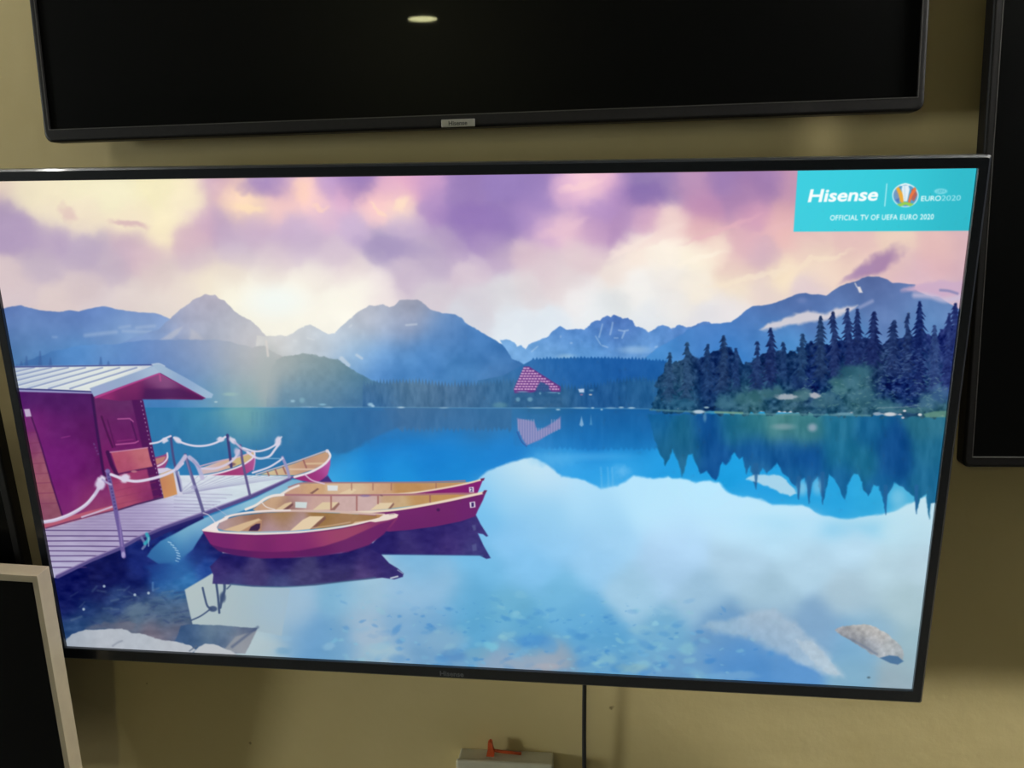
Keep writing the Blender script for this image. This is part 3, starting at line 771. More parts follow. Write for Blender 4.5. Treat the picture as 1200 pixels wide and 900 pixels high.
# mirrored hillside under the far shore
ref = [(330, 478), (470, 478), (785, 480)]
x = 785.0
low = []
while x > 600:
    h = 527 - (0 if x > 680 else (680 - x) * .05)
    low += [(x, h + 2 * rs.rand()), (x - 3, h - 3 * rs.rand())]
    x -= 6
poly([(600, 485), (785, 485)] + low, [(620, 490, (52, 108, 156)), (680, 492, (28, 94, 154)), (750, 492, (22, 92, 156)), (620, 515, (40, 126, 200)), (680, 515, (22, 112, 186)), (750, 515, (20, 112, 182))], soft=1.5, alpha=.55, noise=8, nscale=5, nay=.3, seed=22)
mt = []
x = 472.0
while x < 600:
    mt += [(x, 505 + 3 * rs.rand() - (x - 470) * .01), (x + 2.5, 500 + 3 * rs.rand())]
    x += 5
poly([(450, 479), (600, 479)] + mt[::-1] + [(462, 498)], [(470, 488, (72, 112, 152)), (520, 488, (66, 108, 150)), (580, 488, (56, 108, 156)), (520, 503, (54, 112, 166)), (470, 500, (60, 110, 160))], soft=1.4, alpha=.8, noise=9, nscale=5, nay=.3, seed=24)
poly([(170, 482), (330, 479), (462, 480), (478, 497), (455, 508), (432, 518), (412, 528), (396, 532), (380, 530), (320, 530), (250, 545), (190, 545)],
     [(190, 495, (46, 118, 168)), (235, 494, (58, 134, 172)), (275, 488, (120, 170, 170)), (300, 494, (110, 164, 170)), (330, 495, (60, 124, 168)), (390, 492, (52, 112, 162)), (440, 490, (52, 104, 156)), (465, 494, (66, 110, 154)), (200, 520, (46, 116, 168)), (260, 515, (48, 118, 170)), (330, 515, (50, 114, 166)), (400, 515, (44, 108, 162)), (440, 505, (42, 106, 164)), (300, 535, (42, 114, 168)), (380, 525, (42, 110, 164))], soft=3, alpha=.85, warp=3, wscale=14, noise=6, nscale=9, nay=.5, seed=26)
for x in range(296, 325, 5):
    line([(x, 484), (x, 494 + 6 * rs.rand())], 2, (64, 118, 158), .2, 2, curve=False)
# hotel mirrored
poly([(606, 490), (607, 502), (612, 515), (617, 522), (622, 520), (632, 516), (645, 508), (657, 502), (657, 488), (650, 494), (636, 502), (630, 505), (626, 494)], (132, 130, 182), 1.2, .85)
for k in range(17):
    x = 607.5 + k * 3
    yb = 504 + (x - 607) * 1.5 if x < 617 else 521 - (x - 617) * .47
    yt = 492 if x < 626 or x > 646 else 502
    line([(x, yt), (x, yb)], 1.3, (176, 168, 204), .6, .8, curve=False)
line([(606, 506), (611, 517), (617, 523)], 1.2, (60, 70, 140), .6)
poly([(679, 498), (681.5, 488), (684, 498), (681.5, 500)], (140, 180, 216), 1, .85)
poly([(691, 498), (692.5, 486), (694, 498)], (100, 160, 205), 1, .6)
# mirrored cloud bank with its crisp upper edge
poly([(520, 610), (545, 580), (566, 556), (580, 548), (594, 543), (608, 540), (622, 537), (634, 541), (644, 547), (652, 555), (658, 559), (668, 560), (684, 563), (694, 568), (704, 573), (714, 571), (724, 569), (734, 563), (742, 558), (752, 560), (764, 561), (776, 560), (782, 558), (788, 561), (800, 561), (808, 563), (815, 566), (824, 564), (832, 564), (842, 565), (850, 573), (858, 580), (866, 583), (876, 582), (888, 585), (897, 587), (906, 591), (916, 593), (928, 592), (940, 591), (948, 594), (956, 600), (966, 604), (978, 606), (996, 607), (1012, 605), (1030, 603), (1048, 598), (1060, 592), (1072, 586), (1085, 580), (1095, 582), (1095, 690), (960, 690), (700, 690), (500, 690)],
     [(560, 580, (120, 196, 240)), (580, 560, (168, 214, 242)), (605, 548, (192, 226, 242)), (622, 545, (200, 230, 244)), (645, 560, (188, 224, 246)), (600, 575, (150, 206, 240)), (640, 595, (150, 206, 240)), (690, 580, (178, 224, 250)), (700, 600, (160, 212, 244)), (745, 572, (182, 228, 252)), (780, 590, (184, 230, 252)), (830, 580, (186, 232, 254)), (860, 600, (188, 230, 252)), (900, 605, (188, 230, 250)), (950, 612, (190, 228, 248)), (1000, 618, (190, 226, 242)), (1060, 605, (190, 226, 240)), (1085, 595, (196, 226, 238)), (560, 620, (120, 190, 234)), (620, 630, (136, 196, 236)), (700, 640, (150, 202, 238)), (800, 640, (176, 214, 244)), (900, 645, (180, 216, 236)), (1000, 645, (186, 218, 236)), (1080, 640, (186, 216, 230)), (840, 625, (190, 228, 250)), (790, 615, (186, 226, 252))], soft=2.2, warp=2.5, wscale=14, sigma=18, seed=30, alpha=1.0, fade=(596, 652))
blob(650, 538, 22, 7, (90, 180, 236), .5, .9, warp=4)
for x in (704, 712, 717):
    line([(x, 548), (x + 1, 562), (x + 1, 572)], 1.6, (150, 210, 245), .3, 1.6, curve=False)
blob(728, 553, 8, 6, (130, 200, 244), .5, .9, warp=4)
blob(690, 535, 40, 4, (84, 178, 238), .4, .9)
# soft blending of the lower reflections, pebbles on the lake bed
pr = np.random.RandomState(11)
for k in range(620):
    x = 380 + 560 * pr.rand()
    y = 690 + 118 * pr.rand() ** .8
    if x > 820 and pr.rand() < .6:
        continue
    sz = (1.2 + 4.5 * pr.rand() ** 2.2) * (.55 + (y - 690) / 110)
    dens = math.exp(-((x - 640) / 190) ** 2) + .25
    if pr.rand() > dens:
        continue
    base = [(126, 190, 214), (110, 176, 216), (60, 132, 198), (70, 140, 204), (140, 196, 210), (52, 126, 198)][pr.randint(6)]
    blob(x, y, sz * (1.2 + .6 * pr.rand()), sz * .7, base, (.16 + .34 * pr.rand()) * min(1, (y - 680) / 45), .5, rot=.3 * pr.randn(), warp=1.2, wscale=4, seed=k % 50)
for x, y, rx, ry, c, a in [(436, 746, 22, 10, (162, 184, 204), .6), (448, 763, 18, 9, (158, 190, 206), .75), (520, 750, 26, 13, (134, 174, 202), .6), (576, 757, 8, 5, (122, 196, 218), .7), (532, 768, 14, 7, (80, 134, 190), .6), (560, 766, 14, 7, (120, 166, 190), .5), (625, 776, 36, 8, (154, 168, 186), .5), (640, 781, 14, 4, (182, 172, 176), .4), (626, 752, 20, 8, (62, 134, 206), .5), (645, 757, 9, 8, (92, 156, 206), .6), (712, 772, 12, 6, (134, 188, 206), .6), (740, 783, 18, 5, (136, 178, 188), .6), (752, 738, 14, 5, (140, 190, 212), .5), (772, 718, 14, 4, (150, 196, 220), .5), (604, 720, 5, 4, (140, 200, 220), .5), (768, 731, 4, 3, (150, 204, 222), .6), (610, 697, 8, 4, (126, 188, 216), .5), (805, 760, 10, 7, (134, 190, 206), .6), (335, 748, 6, 3, (140, 180, 208), .5), (385, 758, 7, 4, (142, 186, 212), .6), (300, 757, 30, 8, (176, 192, 198), .4), (332, 763, 10, 4, (110, 158, 192), .6), (860, 792, 26, 5, (120, 168, 206), .6)]:
    blob(x, y, rx, ry, c, a, .5, warp=2.5, wscale=9, seed=int(x) % 60)
# pale submerged rock and the dry rock on the right
poly([(820, 732), (850, 728), (880, 716), (908, 715), (930, 730), (952, 748), (970, 768), (985, 786), (988, 795), (975, 794), (955, 784), (925, 772), (895, 755), (862, 745), (835, 742)],
     [(850, 735, (150, 182, 206)), (890, 725, (168, 188, 206)), (920, 740, (170, 190, 208)), (950, 765, (168, 192, 212)), (975, 785, (172, 196, 212)), (900, 750, (140, 174, 204))], soft=5, alpha=.85, warp=5, wscale=14, noise=10, nscale=7, seed=33)
poly([(930, 750), (952, 752), (970, 770), (984, 790), (972, 790), (952, 775)], (184, 200, 212), 2.5, .6, warp=3, wscale=6, noise=14, nscale=5)
poly([(978, 738), (988, 734), (1000, 732), (1014, 731), (1026, 735), (1038, 742), (1048, 750), (1056, 758), (1060, 766), (1058, 774), (1052, 779), (1044, 777), (1034, 772), (1022, 767), (1010, 759), (998, 751), (986, 745)],
     [(985, 738, (158, 160, 166)), (1005, 736, (184, 182, 178)), (1030, 742, (186, 184, 182)), (1045, 755, (178, 182, 184)), (1000, 748, (128, 134, 146)), (1020, 760, (148, 156, 168)), (1040, 768, (176, 184, 190)), (1054, 766, (160, 170, 176))], soft=.9, warp=1.2, wscale=5, noise=26, nscale=5, seed=35, sigma=9)
poly([(1031, 771), (1042, 768), (1052, 769), (1059, 775), (1052, 779), (1043, 777)], (66, 108, 150), 1, .9)
line([(995, 748), (1012, 757), (1028, 767)], 2, (96, 112, 138), .5, 1.2)
blob(1018, 794, 2, 1.3, (70, 90, 100), .7, .5)

# ---------------------------------------------------------------- right shore forest and its mirror image
fr = [(760, 486), (766, 512), (771, 526), (776, 536), (780, 545), (784, 536), (788, 527), (794, 540), (798, 552), (799.5, 558), (802, 548), (807, 533), (812, 533), (817, 546), (822, 555), (828, 552), (833, 560), (838, 563), (842, 558), (846, 543), (852, 546), (857, 534), (861, 531), (866, 538), (871, 536), (875, 556), (879, 546), (883, 562), (886, 572), (889, 560), (893, 548), (900, 555), (906, 548), (911, 542), (918, 554), (926, 562), (932, 570), (936, 584), (938, 566), (943, 560), (947, 578), (949, 588), (952, 566), (957, 558), (962, 580), (964, 590), (967, 572), (972, 556), (978, 562), (984, 570), (990, 586), (994, 570), (1000, 554), (1006, 556), (1012, 574), (1018, 582), (1024, 568), (1030, 570), (1035, 584), (1038, 602), (1041, 580), (1048, 566), (1056, 570), (1063, 576), (1070, 582), (1074, 600), (1078, 584), (1086, 578), (1089, 608), (1092, 590), (1110, 590), (1118, 488), (1000, 484)]
FRC = [(770, 500, (30, 104, 156)), (780, 520, (40, 110, 150)), (800, 510, (42, 112, 144)), (805, 530, (42, 110, 148)), (830, 505, (24, 86, 148)), (835, 535, (28, 90, 152)), (860, 500, (44, 116, 146)), (880, 500, (60, 128, 140)), (880, 525, (28, 94, 154)), (880, 555, (44, 110, 160)), (915, 502, (84, 140, 140)), (945, 506, (74, 134, 140)), (920, 530, (28, 92, 150)), (950, 535, (22, 86, 150)), (940, 560, (36, 104, 158)), (985, 500, (44, 118, 148)), (980, 530, (40, 118, 152)), (985, 560, (34, 108, 158)), (1020, 505, (32, 104, 148)), (1045, 520, (24, 82, 140)), (1050, 545, (26, 86, 144)), (1010, 540, (40, 116, 148)), (1040, 575, (34, 108, 158)), (1085, 500, (54, 118, 140)), (1090, 530, (44, 114, 146)), (1085, 560, (40, 112, 150))]
FRC = [(x, y, tuple(np.array(c) - np.array([14, 10, 6]))) for x, y, c in FRC]
poly(fr, FRC, soft=1.3, warp=2.2, wscale=9, noise=15, nscale=8, nay=.35, sigma=11, seed=41)
poly([(874, 562), (884, 557), (896, 556), (912, 557), (922, 563), (930, 572), (934, 578), (926, 581), (912, 576), (898, 570), (888, 565)], (176, 216, 236), 1.6, .92, warp=2)
blob(940, 572, 6, 8, (160, 208, 232), .6, .7)
blob(958, 570, 6, 9, (150, 204, 232), .5, .7)
blob(1052, 582, 9, 10, (150, 208, 234), .5, .8)
for x, y0, y1, w in [(886, 545, 573, 6), (936, 560, 585, 5), (948, 560, 590, 5), (964, 555, 591, 5), (1038, 570, 603, 5), (1074, 570, 602, 5)]:
    line([(x, y0), (x, y1)], w, (36, 96, 150), .8, 1, curve=False, w2=1)
blob(918, 500, 12, 3.5, (140, 166, 176), .6, .7)
blob(952, 501, 5, 4.5, (168, 176, 196), .7, .7)
# forest mass
mass = [(764, 482), (768, 462), (774, 440), (782, 424), (790, 424), (798, 420), (808, 416), (818, 424), (828, 412), (840, 410), (852, 408), (866, 420), (874, 428), (884, 420), (896, 412), (912, 412), (926, 412), (936, 410), (948, 402), (960, 398), (972, 402), (990, 400), (1004, 398), (1020, 396), (1034, 402), (1048, 396), (1064, 394), (1080, 388), (1094, 396), (1110, 384), (1130, 376), (1122, 490), (1000, 487), (880, 485)]
FOR = [(775, 445, (58, 90, 122)), (775, 470, (50, 96, 128)), (800, 440, (62, 92, 118)), (800, 465, (56, 100, 126)), (830, 430, (42, 66, 110)), (832, 455, (36, 66, 112)), (850, 440, (44, 68, 110)), (860, 465, (58, 100, 122)), (880, 440, (44, 78, 114)), (880, 465, (76, 118, 126)), (900, 430, (48, 68, 108)), (905, 455, (48, 86, 118)), (930, 430, (46, 74, 110)), (930, 470, (70, 108, 122)), (945, 450, (26, 44, 102)), (960, 430, (36, 56, 104)), (985, 420, (36, 54, 104)), (975, 445, (38, 74, 110)), (1000, 440, (72, 114, 122)), (1005, 460, (70, 112, 122)), (1020, 410, (46, 60, 106)), (1035, 430, (60, 84, 112)), (1045, 450, (28, 44, 100)), (1060, 430, (34, 50, 104)), (1065, 455, (34, 54, 108)), (1085, 430, (60, 84, 128)), (1090, 455, (62, 94, 128)), (1110, 410, (52, 62, 118)), (1110, 440, (64, 86, 132)), (1100, 475, (70, 110, 120)), (1040, 478, (60, 100, 122)), (970, 478, (58, 100, 122))]
FOR = [(x, y, tuple(np.array(c) - np.array([26, 22, 16]))) for x, y, c in FOR]
poly(mass, FOR, soft=1.2, warp=6, wscale=7, noise=42, nscale=4, seed=43, sigma=12)


def conifer(x, yt, yb, w, col, seed, lean=0.0):
    sl = block(x - w * 1.6 - 3, yt - 2, x + w * 1.6 + 3, yb + 2)
    if sl is None:
        return
    X, Y = PX[sl], PY[sl]
    t = np.clip((Y - yt) / (yb - yt), 0, 1)
    xc = x + lean * (1 - t) * 5 + 2.0 * fbm(Y, Y * 0, 14, 2, seed)
    side = (X > xc) * 31.0
    ax = np.abs(X - xc)
    # layered boughs: each layer has its own reach on either side, drooping outwards
    q = (Y - ax * (.25 + .3 * vnoise(side, side, seed)) + 3.0 * vnoise(X * .15, Y * .1, seed)) / 5.2
    li = np.floor(q)
    ph = q - li
    reach = vnoise(li * 1.7, side + seed * 3.3, seed)
    half = w * (np.clip(t, 0, 1) ** .62) * (.25 + 1.15 * reach) * (.35 + .65 * ph) + .9
    m = smooth((half - ax) / 1.6 + .5) * smooth((Y - yt) / 2) * smooth((yb - Y) / 20)
    shade = 26 * fbm(X, Y, 3.6, 3, seed + 2) + 12 * (.5 - ph)
    apply(sl, m, np.clip(np.array(col, np.float32) - np.array([18, 10, 6]) + shade[..., None] * np.array([.8, .95, 1]), 4, 255))


TREES = [(785, 412, 478, 12, (56, 82, 116)), (805, 400, 478, 13, (56, 80, 114)), (829, 402, 470, 11, (44, 66, 108)), (848, 392, 468, 13, (48, 66, 104)), (863, 407, 465, 9, (44, 64, 108)), (888, 399, 468, 11, (46, 62, 106)), (903, 383, 462, 13, (44, 56, 102)), (918, 400, 455, 9, (44, 64, 106)), (940, 390, 460, 12, (48, 70, 108)), (962, 369, 455, 14, (50, 66, 104)), (977, 364, 455, 13, (48, 58, 104)), (994, 360, 448, 13, (48, 58, 106)), (1005, 361, 440, 12, (44, 54, 102)), (1022, 364, 440, 15, (44, 52, 100)), (1046, 374, 450, 15, (46, 58, 102)), (1062, 366, 450, 10, (48, 60, 104)), (1077, 352, 470, 17, (36, 46, 98)), (1095, 380, 470, 13, (60, 74, 122)), (1112, 366, 472, 13, (54, 62, 116)), (1120, 354, 475, 16, (52, 58, 112))]
for k, (x, a, b, w, c) in enumerate(TREES):
    conifer(x, a, b, w, c, 5 + k * 3, .4 if 1015 < x < 1065 else 0)
for x, y, rx, ry, c in [(850, 470, 12, 9, (70, 112, 124)), (878, 466, 16, 11, (84, 126, 126)), (905, 462, 14, 10, (82, 122, 124)), (935, 466, 18, 9, (86, 122, 122)), (970, 470, 18, 10, (78, 116, 124)), (985, 452, 16, 10, (84, 126, 124)), (1005, 440, 22, 14, (74, 116, 122)), (1010, 466, 18, 11, (76, 116, 124)), (1040, 476, 18, 8, (76, 118, 124)), (1085, 472, 16, 10, (78, 114, 130)), (1100, 462, 12, 12, (72, 102, 132)), (800, 474, 18, 6, (58, 104, 126)), (1070, 480, 22, 4, (84, 124, 124))]:
    for q in range(7):
        a = pr.rand() * 6.28
        r = pr.rand() ** .5
        blob(x + rx * .7 * r * math.cos(a), y + ry * .7 * r * math.sin(a), rx * .5, ry * .5, tuple(np.array(c) - np.array([18, 12, 0]) + 12 * pr.randn()), .55, .5, warp=4, wscale=5, seed=q + int(x) % 40)
for q in range(260):      # leaf sparkle on the dark firs
    x, y = (1030 + 50 * pr.rand(), 405 + 60 * pr.rand()) if q < 150 else (940 + 170 * pr.rand(), 440 + 40 * pr.rand())
    line([(x, y), (x + 3, y + 1.2 * pr.randn())], 1.1, (78, 104, 150) if q < 150 else (110, 150, 150), .45, .6, curve=False)
blob(922, 465, 13, 3.2, (172, 180, 190), .85, .4, warp=2, wscale=4)
blob(955, 463.5, 6, 3.4, (190, 190, 196), .85, .4, warp=1.5, wscale=4)
line([(762, 480), (800, 482), (830, 483), (880, 485), (960, 486), (1020, 487)], 2.2, (96, 146, 156), .6, 1, curve=False)
line([(838, 483), (870, 484)], 2.2, (128, 170, 140), .7, 1, curve=False)
blob(819, 482.5, 6.5, 2.2, (186, 206, 220), .9, .4)
blob(828, 477.5, 3, 1.2, (168, 192, 200), .8, .5)
blob(826, 489, 2, 5, (128, 172, 196), .5, .7)
for x, y, rx, ry, c in [(1043, 485.5, 7.5, 2.2, (222, 220, 222)), (1028, 485, 5, 2, (150, 170, 190)), (1060, 481.5, 2, 1.3, (220, 214, 220)), (1078, 486, 2.4, 1.6, (226, 226, 226)), (1058, 489.5, 1.8, 1.2, (206, 196, 206)), (990, 485, 10, 1.6, (104, 150, 170))]:
    blob(x, y, rx, ry, c, .9, .4)
poly([(1082, 485), (1095, 482), (1116, 481), (1116, 489), (1085, 489)], (100, 146, 128), 1.2, .8)
line([(1028, 478), (1060, 477), (1076, 475)], 1, (120, 146, 160), .6)

# ---------------------------------------------------------------- shallow left foreground
poly([(50, 690), (60, 655), (120, 630), (170, 615), (235, 600), (262, 650), (252, 672), (217, 692), (226, 732), (232, 775), (60, 775)],
     [(90, 680, (10, 16, 82)), (130, 668, (8, 16, 82)), (160, 690, (14, 26, 92)), (110, 696, (14, 24, 86)), (78, 712, (14, 22, 86)), (170, 665, (20, 36, 110)), (190, 680, (36, 86, 152)), (215, 672, (52, 116, 176)), (205, 692, (48, 106, 166)), (235, 660, (34, 70, 146)), (245, 640, (20, 26, 96)), (140, 706, (42, 66, 118)), (110, 715, (30, 56, 110)), (170, 704, (58, 84, 124)), (200, 706, (72, 96, 128)), (85, 732, (40, 70, 116)), (120, 730, (58, 82, 116)), (160, 718, (82, 106, 132)), (190, 725, (74, 98, 128)), (215, 715, (76, 98, 128)), (180, 740, (112, 106, 122)), (205, 745, (104, 104, 122)), (150, 738, (92, 102, 122)), (215, 755, (50, 82, 126))], soft=1.0, noise=16, nscale=9, nay=1.8, sigma=9, seed=46)
for q in range(70):
    x, y = 82 + 135 * pr.rand(), 690 + 40 * pr.rand()
    line([(x, y), (x + 5 + 12 * pr.rand(), y - 2 + 3 * pr.randn())], 1 + 1.6 * pr.rand(), [(28, 48, 100), (92, 118, 140), (110, 132, 150), (24, 40, 96)][pr.randint(4)], .3, 1.2, curve=False)
blob(163, 714, 17, 6, (100, 122, 144), .6, .5, rot=-.15, warp=3)
poly([(100, 737), (112, 731), (150, 728), (160, 731), (156, 740)], (106, 104, 120), 2, .5, warp=3)
for x, y in [(158, 697), (174, 695), (98, 714), (122, 687)]:
    blob(x, y, 1.6, 1.6, (188, 204, 214), .8, .5)
line([(179, 683), (179, 692)], 2.4, (90, 130, 180), .6, 1, curve=False)
# pale mirrored sky patch
poly([(216.5, 691), (235, 680), (250, 671), (262, 672), (300, 680), (340, 690), (330, 745), (304, 740), (226, 732.5), (221, 712)],
     [(235, 700, (178, 192, 194)), (270, 712, (168, 186, 192)), (300, 700, (164, 188, 198)), (300, 728, (164, 182, 190)), (240, 725, (172, 188, 192)), (325, 715, (154, 182, 200))], soft=1.1, alpha=1, sigma=20)
blob(330, 712, 26, 24, (160, 188, 208), .5, .9)
# mirrored hut roof and dry stones
poly([(212, 733), (226, 731.5), (260, 733), (302, 736), (296, 748), (287, 766), (200, 766)],
     [(225, 742, (56, 84, 124)), (240, 745, (104, 126, 146)), (265, 742, (100, 122, 146)), (290, 738, (80, 96, 126)), (262, 755, (68, 92, 126)), (285, 752, (142, 146, 156)), (275, 760, (130, 138, 150)), (232, 752, (62, 92, 130))], soft=.8, warp=1, noise=10, nscale=8, sigma=9)
poly([(276, 746), (301, 739), (287, 766), (262, 762)], (146, 150, 158), 1.2, .8)
line([(272, 758), (290, 744), (302, 735)], 3, (72, 88, 120), .6, 1.5, curve=False)
poly([(76, 760), (78, 749), (84, 744), (92, 740), (104, 738), (122, 737.5), (143, 736.5), (150, 739), (154, 742), (166, 742), (176, 746), (186, 749), (200, 751), (214, 754), (224, 757), (229, 761), (224, 768), (76, 768)],
     [(90, 746, (168, 176, 188)), (130, 742, (178, 184, 194)), (160, 750, (174, 182, 192)), (200, 758, (180, 186, 194)), (110, 756, (180, 186, 194)), (82, 756, (150, 162, 176))], soft=.9, warp=1.4, wscale=7, noise=7, nscale=8)
line([(132, 757), (138, 753), (143, 751)], 2, (128, 136, 152), .6, 1)
poly([(227, 764), (233, 758), (240, 754), (250, 755), (262, 759), (274, 764), (280, 770), (226, 770)], (186, 191, 196), .9, 1, warp=1, wscale=6)
line([(222, 763), (230, 757)], 1.5, (92, 104, 124), .8)
# mirrored mooring post and rope
SL = (58, 76, 112)
line([(237.5, 689), (240, 700), (243, 710), (248, 714)], 2.4, SL, .9)
blob(249.5, 713.5, 5, 3.4, SL, .9, .3)
line([(245, 715), (235, 722), (224, 727)], 1.7, SL, .9)
line([(253.5, 684), (255.5, 700), (257, 718)], 2.6, SL, .95)
line([(263, 684), (263, 692), (260, 702), (258, 712)], 3.2, SL, .9)
blob(261, 700, 3.6, 6, SL, .85, .4)
line([(270, 686), (266, 690)], 1.6, SL, .8)

# ---------------------------------------------------------------- boats: mirrored hulls first
poly([(246, 664), (262, 648), (300, 652), (350, 653), (400, 648), (436, 636), (447, 650), (456, 660), (466, 666), (473, 672), (472, 676), (462, 679), (448, 677), (430, 679), (400, 682), (370, 686), (330, 688), (296, 687.5), (270, 685), (249, 684), (250, 674)],
     [(270, 656, (24, 20, 90)), (330, 660, (30, 24, 92)), (400, 655, (28, 22, 92)), (262, 670, (58, 46, 110)), (300, 674, (64, 56, 110)), (350, 674, (62, 58, 108)), (400, 668, (58, 52, 104)), (440, 660, (44, 34, 102)), (430, 672, (76, 60, 116)), (330, 684, (64, 70, 122)), (270, 681, (60, 60, 116)), (460, 672, (52, 44, 108))], soft=.8, noise=12, nscale=8, nay=1.6, sigma=9)
line([(270, 684.5), (300, 687), (340, 687.5), (390, 683), (440, 677)], 1.8, (72, 110, 140), .6, .8)
line([(458, 677.5), (466, 675.5)], 1.8, (200, 214, 220), .9)
line([(466, 668), (472, 672)], 1.2, (180, 200, 216), .7)
poly([(432, 642), (450, 622), (490, 618), (530, 611), (552, 602), (558, 604), (563, 614), (572, 628), (570, 629), (566, 626), (560, 625), (567, 640), (575, 654), (570, 655), (562, 651), (520, 650.5), (447, 650)],
     [(450, 640, (36, 28, 98)), (500, 628, (42, 32, 102)), (540, 618, (44, 34, 104)), (480, 645, (56, 46, 110)), (530, 640, (58, 44, 112)), (555, 620, (60, 50, 116)), (555, 646, (64, 60, 122)), (568, 648, (50, 50, 116))], soft=.8, noise=10, nscale=8, nay=1.6, sigma=10)
line([(448, 649.5), (520, 650.5), (566, 651)], 1.3, (66, 100, 150), .6, .6, curve=False)
poly([(553, 616), (557, 615), (558, 621), (555, 622)], (92, 100, 150), 1, .6)
poly([(553, 639), (558, 637), (559, 645), (554, 646)], (92, 100, 150), 1, .6)

# far boats behind the jetty
poly([(181, 536), (192, 533), (196, 531), (197, 540), (193, 549), (182, 550)], (150, 66, 120), .7)
poly([(181, 538), (192, 535), (195, 535), (191, 541), (183, 545)], (196, 122, 96), .7)
line([(196, 531), (196, 537), (191, 543), (183, 547)], 2, (224, 206, 218), 1)
poly([(183, 549), (196, 548), (204, 551), (190, 555), (184, 555)], (206, 200, 222), .7)
poly([(186, 556), (202, 550), (203, 553), (188, 560)], (214, 160, 100), .7)
poly([(238, 558), (262, 553), (280, 547), (292, 541), (299, 533), (299, 541), (297, 550), (286, 557), (262, 560)], [(250, 557, (160, 54, 100)), (280, 552, (168, 54, 100)), (296, 545, (176, 84, 140))], .7, sigma=10)
poly([(234, 549), (260, 540), (280, 535), (297, 529), (298, 534), (290, 541), (272, 548), (255, 553), (238, 556)], [(245, 551, (206, 178, 176)), (265, 545, (216, 166, 140)), (280, 540, (214, 176, 96)), (293, 533, (214, 166, 110))], .7, sigma=8)
blob(271, 544, 5, 2, (104, 60, 80), .7, .4)
line([(232, 547), (258, 540), (280, 535.5), (297, 529)], 1.6, (210, 170, 190), .9)
line([(226, 559), (244, 557), (262, 553), (280, 547), (292, 540), (298, 534), (298, 529)], 2, (228, 212, 222), 1)
line([(299, 534), (298.5, 543), (297, 551)], 1.6, (196, 150, 196), .8)

# jetty deck
deck = [(48, 620), (57, 617), (120, 600), (190, 583), (204, 580), (206, 575), (205, 557), (240, 557), (310, 557), (341, 558), (340, 561), (293, 581), (238, 601), (190, 618), (160, 631), (140, 642), (107, 656), (67, 676), (50, 684)]
poly(deck, [(70, 630, (172, 160, 192)), (90, 650, (180, 172, 204)), (75, 665, (180, 176, 208)), (110, 620, (160, 146, 182)), (130, 635, (174, 164, 200)), (160, 605, (164, 152, 190)), (190, 600, (180, 172, 206)), (215, 590, (194, 196, 220)), (215, 570, (210, 220, 228)), (250, 565, (215, 220, 228)), (250, 590, (196, 204, 224)), (290, 565, (214, 220, 228)), (320, 562, (204, 220, 228)), (280, 575, (202, 220, 228))], soft=.8, noise=9, nscale=14, nay=6, sigma=16)
for k, (yl, yr, xr) in enumerate([(621.5, 622, 182), (628, 628.5, 166), (634, 634, 156), (640, 640.5, 143), (645.5, 646.5, 128), (651.5, 651.5, 116), (658, 658, 104), (665, 665, 84)]):
    line([(50, yl), (100, (yl + yr) / 2 - .2), (xr, yr)], 1.3, (74, 52, 108), .85, .5)
for k in range(9):
    y = 591 + k * 3.4
    line([(max(64, 190 - (y - 583) * 3.6), y), (236 - (y - 600) * 2.0, y + .5)], .9, (112, 96, 148), .35, .6, curve=False)
for k in range(12):
    line([(206 + k * 3, 581 - k * .6), (232 + k * 10.5, 558)], .8, (150, 150, 186), .55, .5, curve=False)
for k in range(6):
    y = 578 + k * 4
    line([(204, y), (272 - k * 7, y + 2)], .8, (140, 132, 172), .5, .5, curve=False)
line([(67, 676), (107, 656.5), (140, 643), (160, 632), (190, 619.5), (238, 603), (293, 582.5), (340, 561.5)], 4.2, (84, 74, 132), 1, .8, curve=False)
line([(66, 674), (107, 654.5), (140, 640.5), (160, 629.5), (190, 617), (238, 600), (293, 580), (340, 559.5)], 1.3, (142, 124, 172), .9, .6, curve=False)
poly([(160, 634), (190, 621), (238, 604), (236, 608), (192, 626), (172, 636)], (36, 32, 100), 1, .9)
# pontoon float
poly([(172, 652), (178, 643), (188, 634), (200, 628), (220, 617), (240, 607), (270, 595), (300, 583), (330, 568), (342, 562), (352, 562), (357, 567), (352, 574), (334, 580), (316, 584), (302, 592), (270, 604), (252, 614), (240, 622), (232, 634), (226, 644), (214, 654), (200, 660), (186, 661)],
     [(180, 650, (46, 102, 160)), (195, 642, (64, 128, 178)), (190, 655, (44, 100, 158)), (208, 640, (74, 138, 186)), (215, 628, (120, 174, 202)), (225, 640, (62, 118, 176)), (212, 652, (48, 102, 162)), (240, 612, (138, 186, 210)), (245, 622, (84, 140, 188)), (270, 600, (130, 180, 208)), (300, 588, (138, 188, 212)), (330, 574, (134, 182, 208)), (350, 567, (116, 170, 202)), (262, 608, (100, 154, 196))], soft=1.2, sigma=9)
line([(196, 630), (206, 640), (208, 652), (202, 660)], 1.2, (60, 116, 176), .5, 1.2)
for k in range(8):
    t = k / 7
    x, y = 197 + 12 * math.sin(t * 2.0) - 2 * t, 635 + 22 * t
    line([(x, y), (x + 3.5, y + 1.2)], 1.1, (184, 212, 232), .8, .5, curve=False)
poly([(170, 664), (185, 660), (206, 660), (226, 646), (236, 634), (245, 640), (236, 660), (210, 680), (185, 682)], [(190, 668, (30, 66, 138)), (215, 665, (40, 90, 156)), (232, 650, (26, 46, 116)), (200, 676, (40, 92, 156))], soft=4, alpha=.7, sigma=9)
line([(166, 630), (170, 638), (167, 643)], 3, (110, 120, 168), .9, .8)
line([(172, 626), (174, 632), (170, 637)], 4, (52, 164, 184), .9, 1)
line([(174, 630), (174, 640)], 1.4, (150, 180, 210), .8)

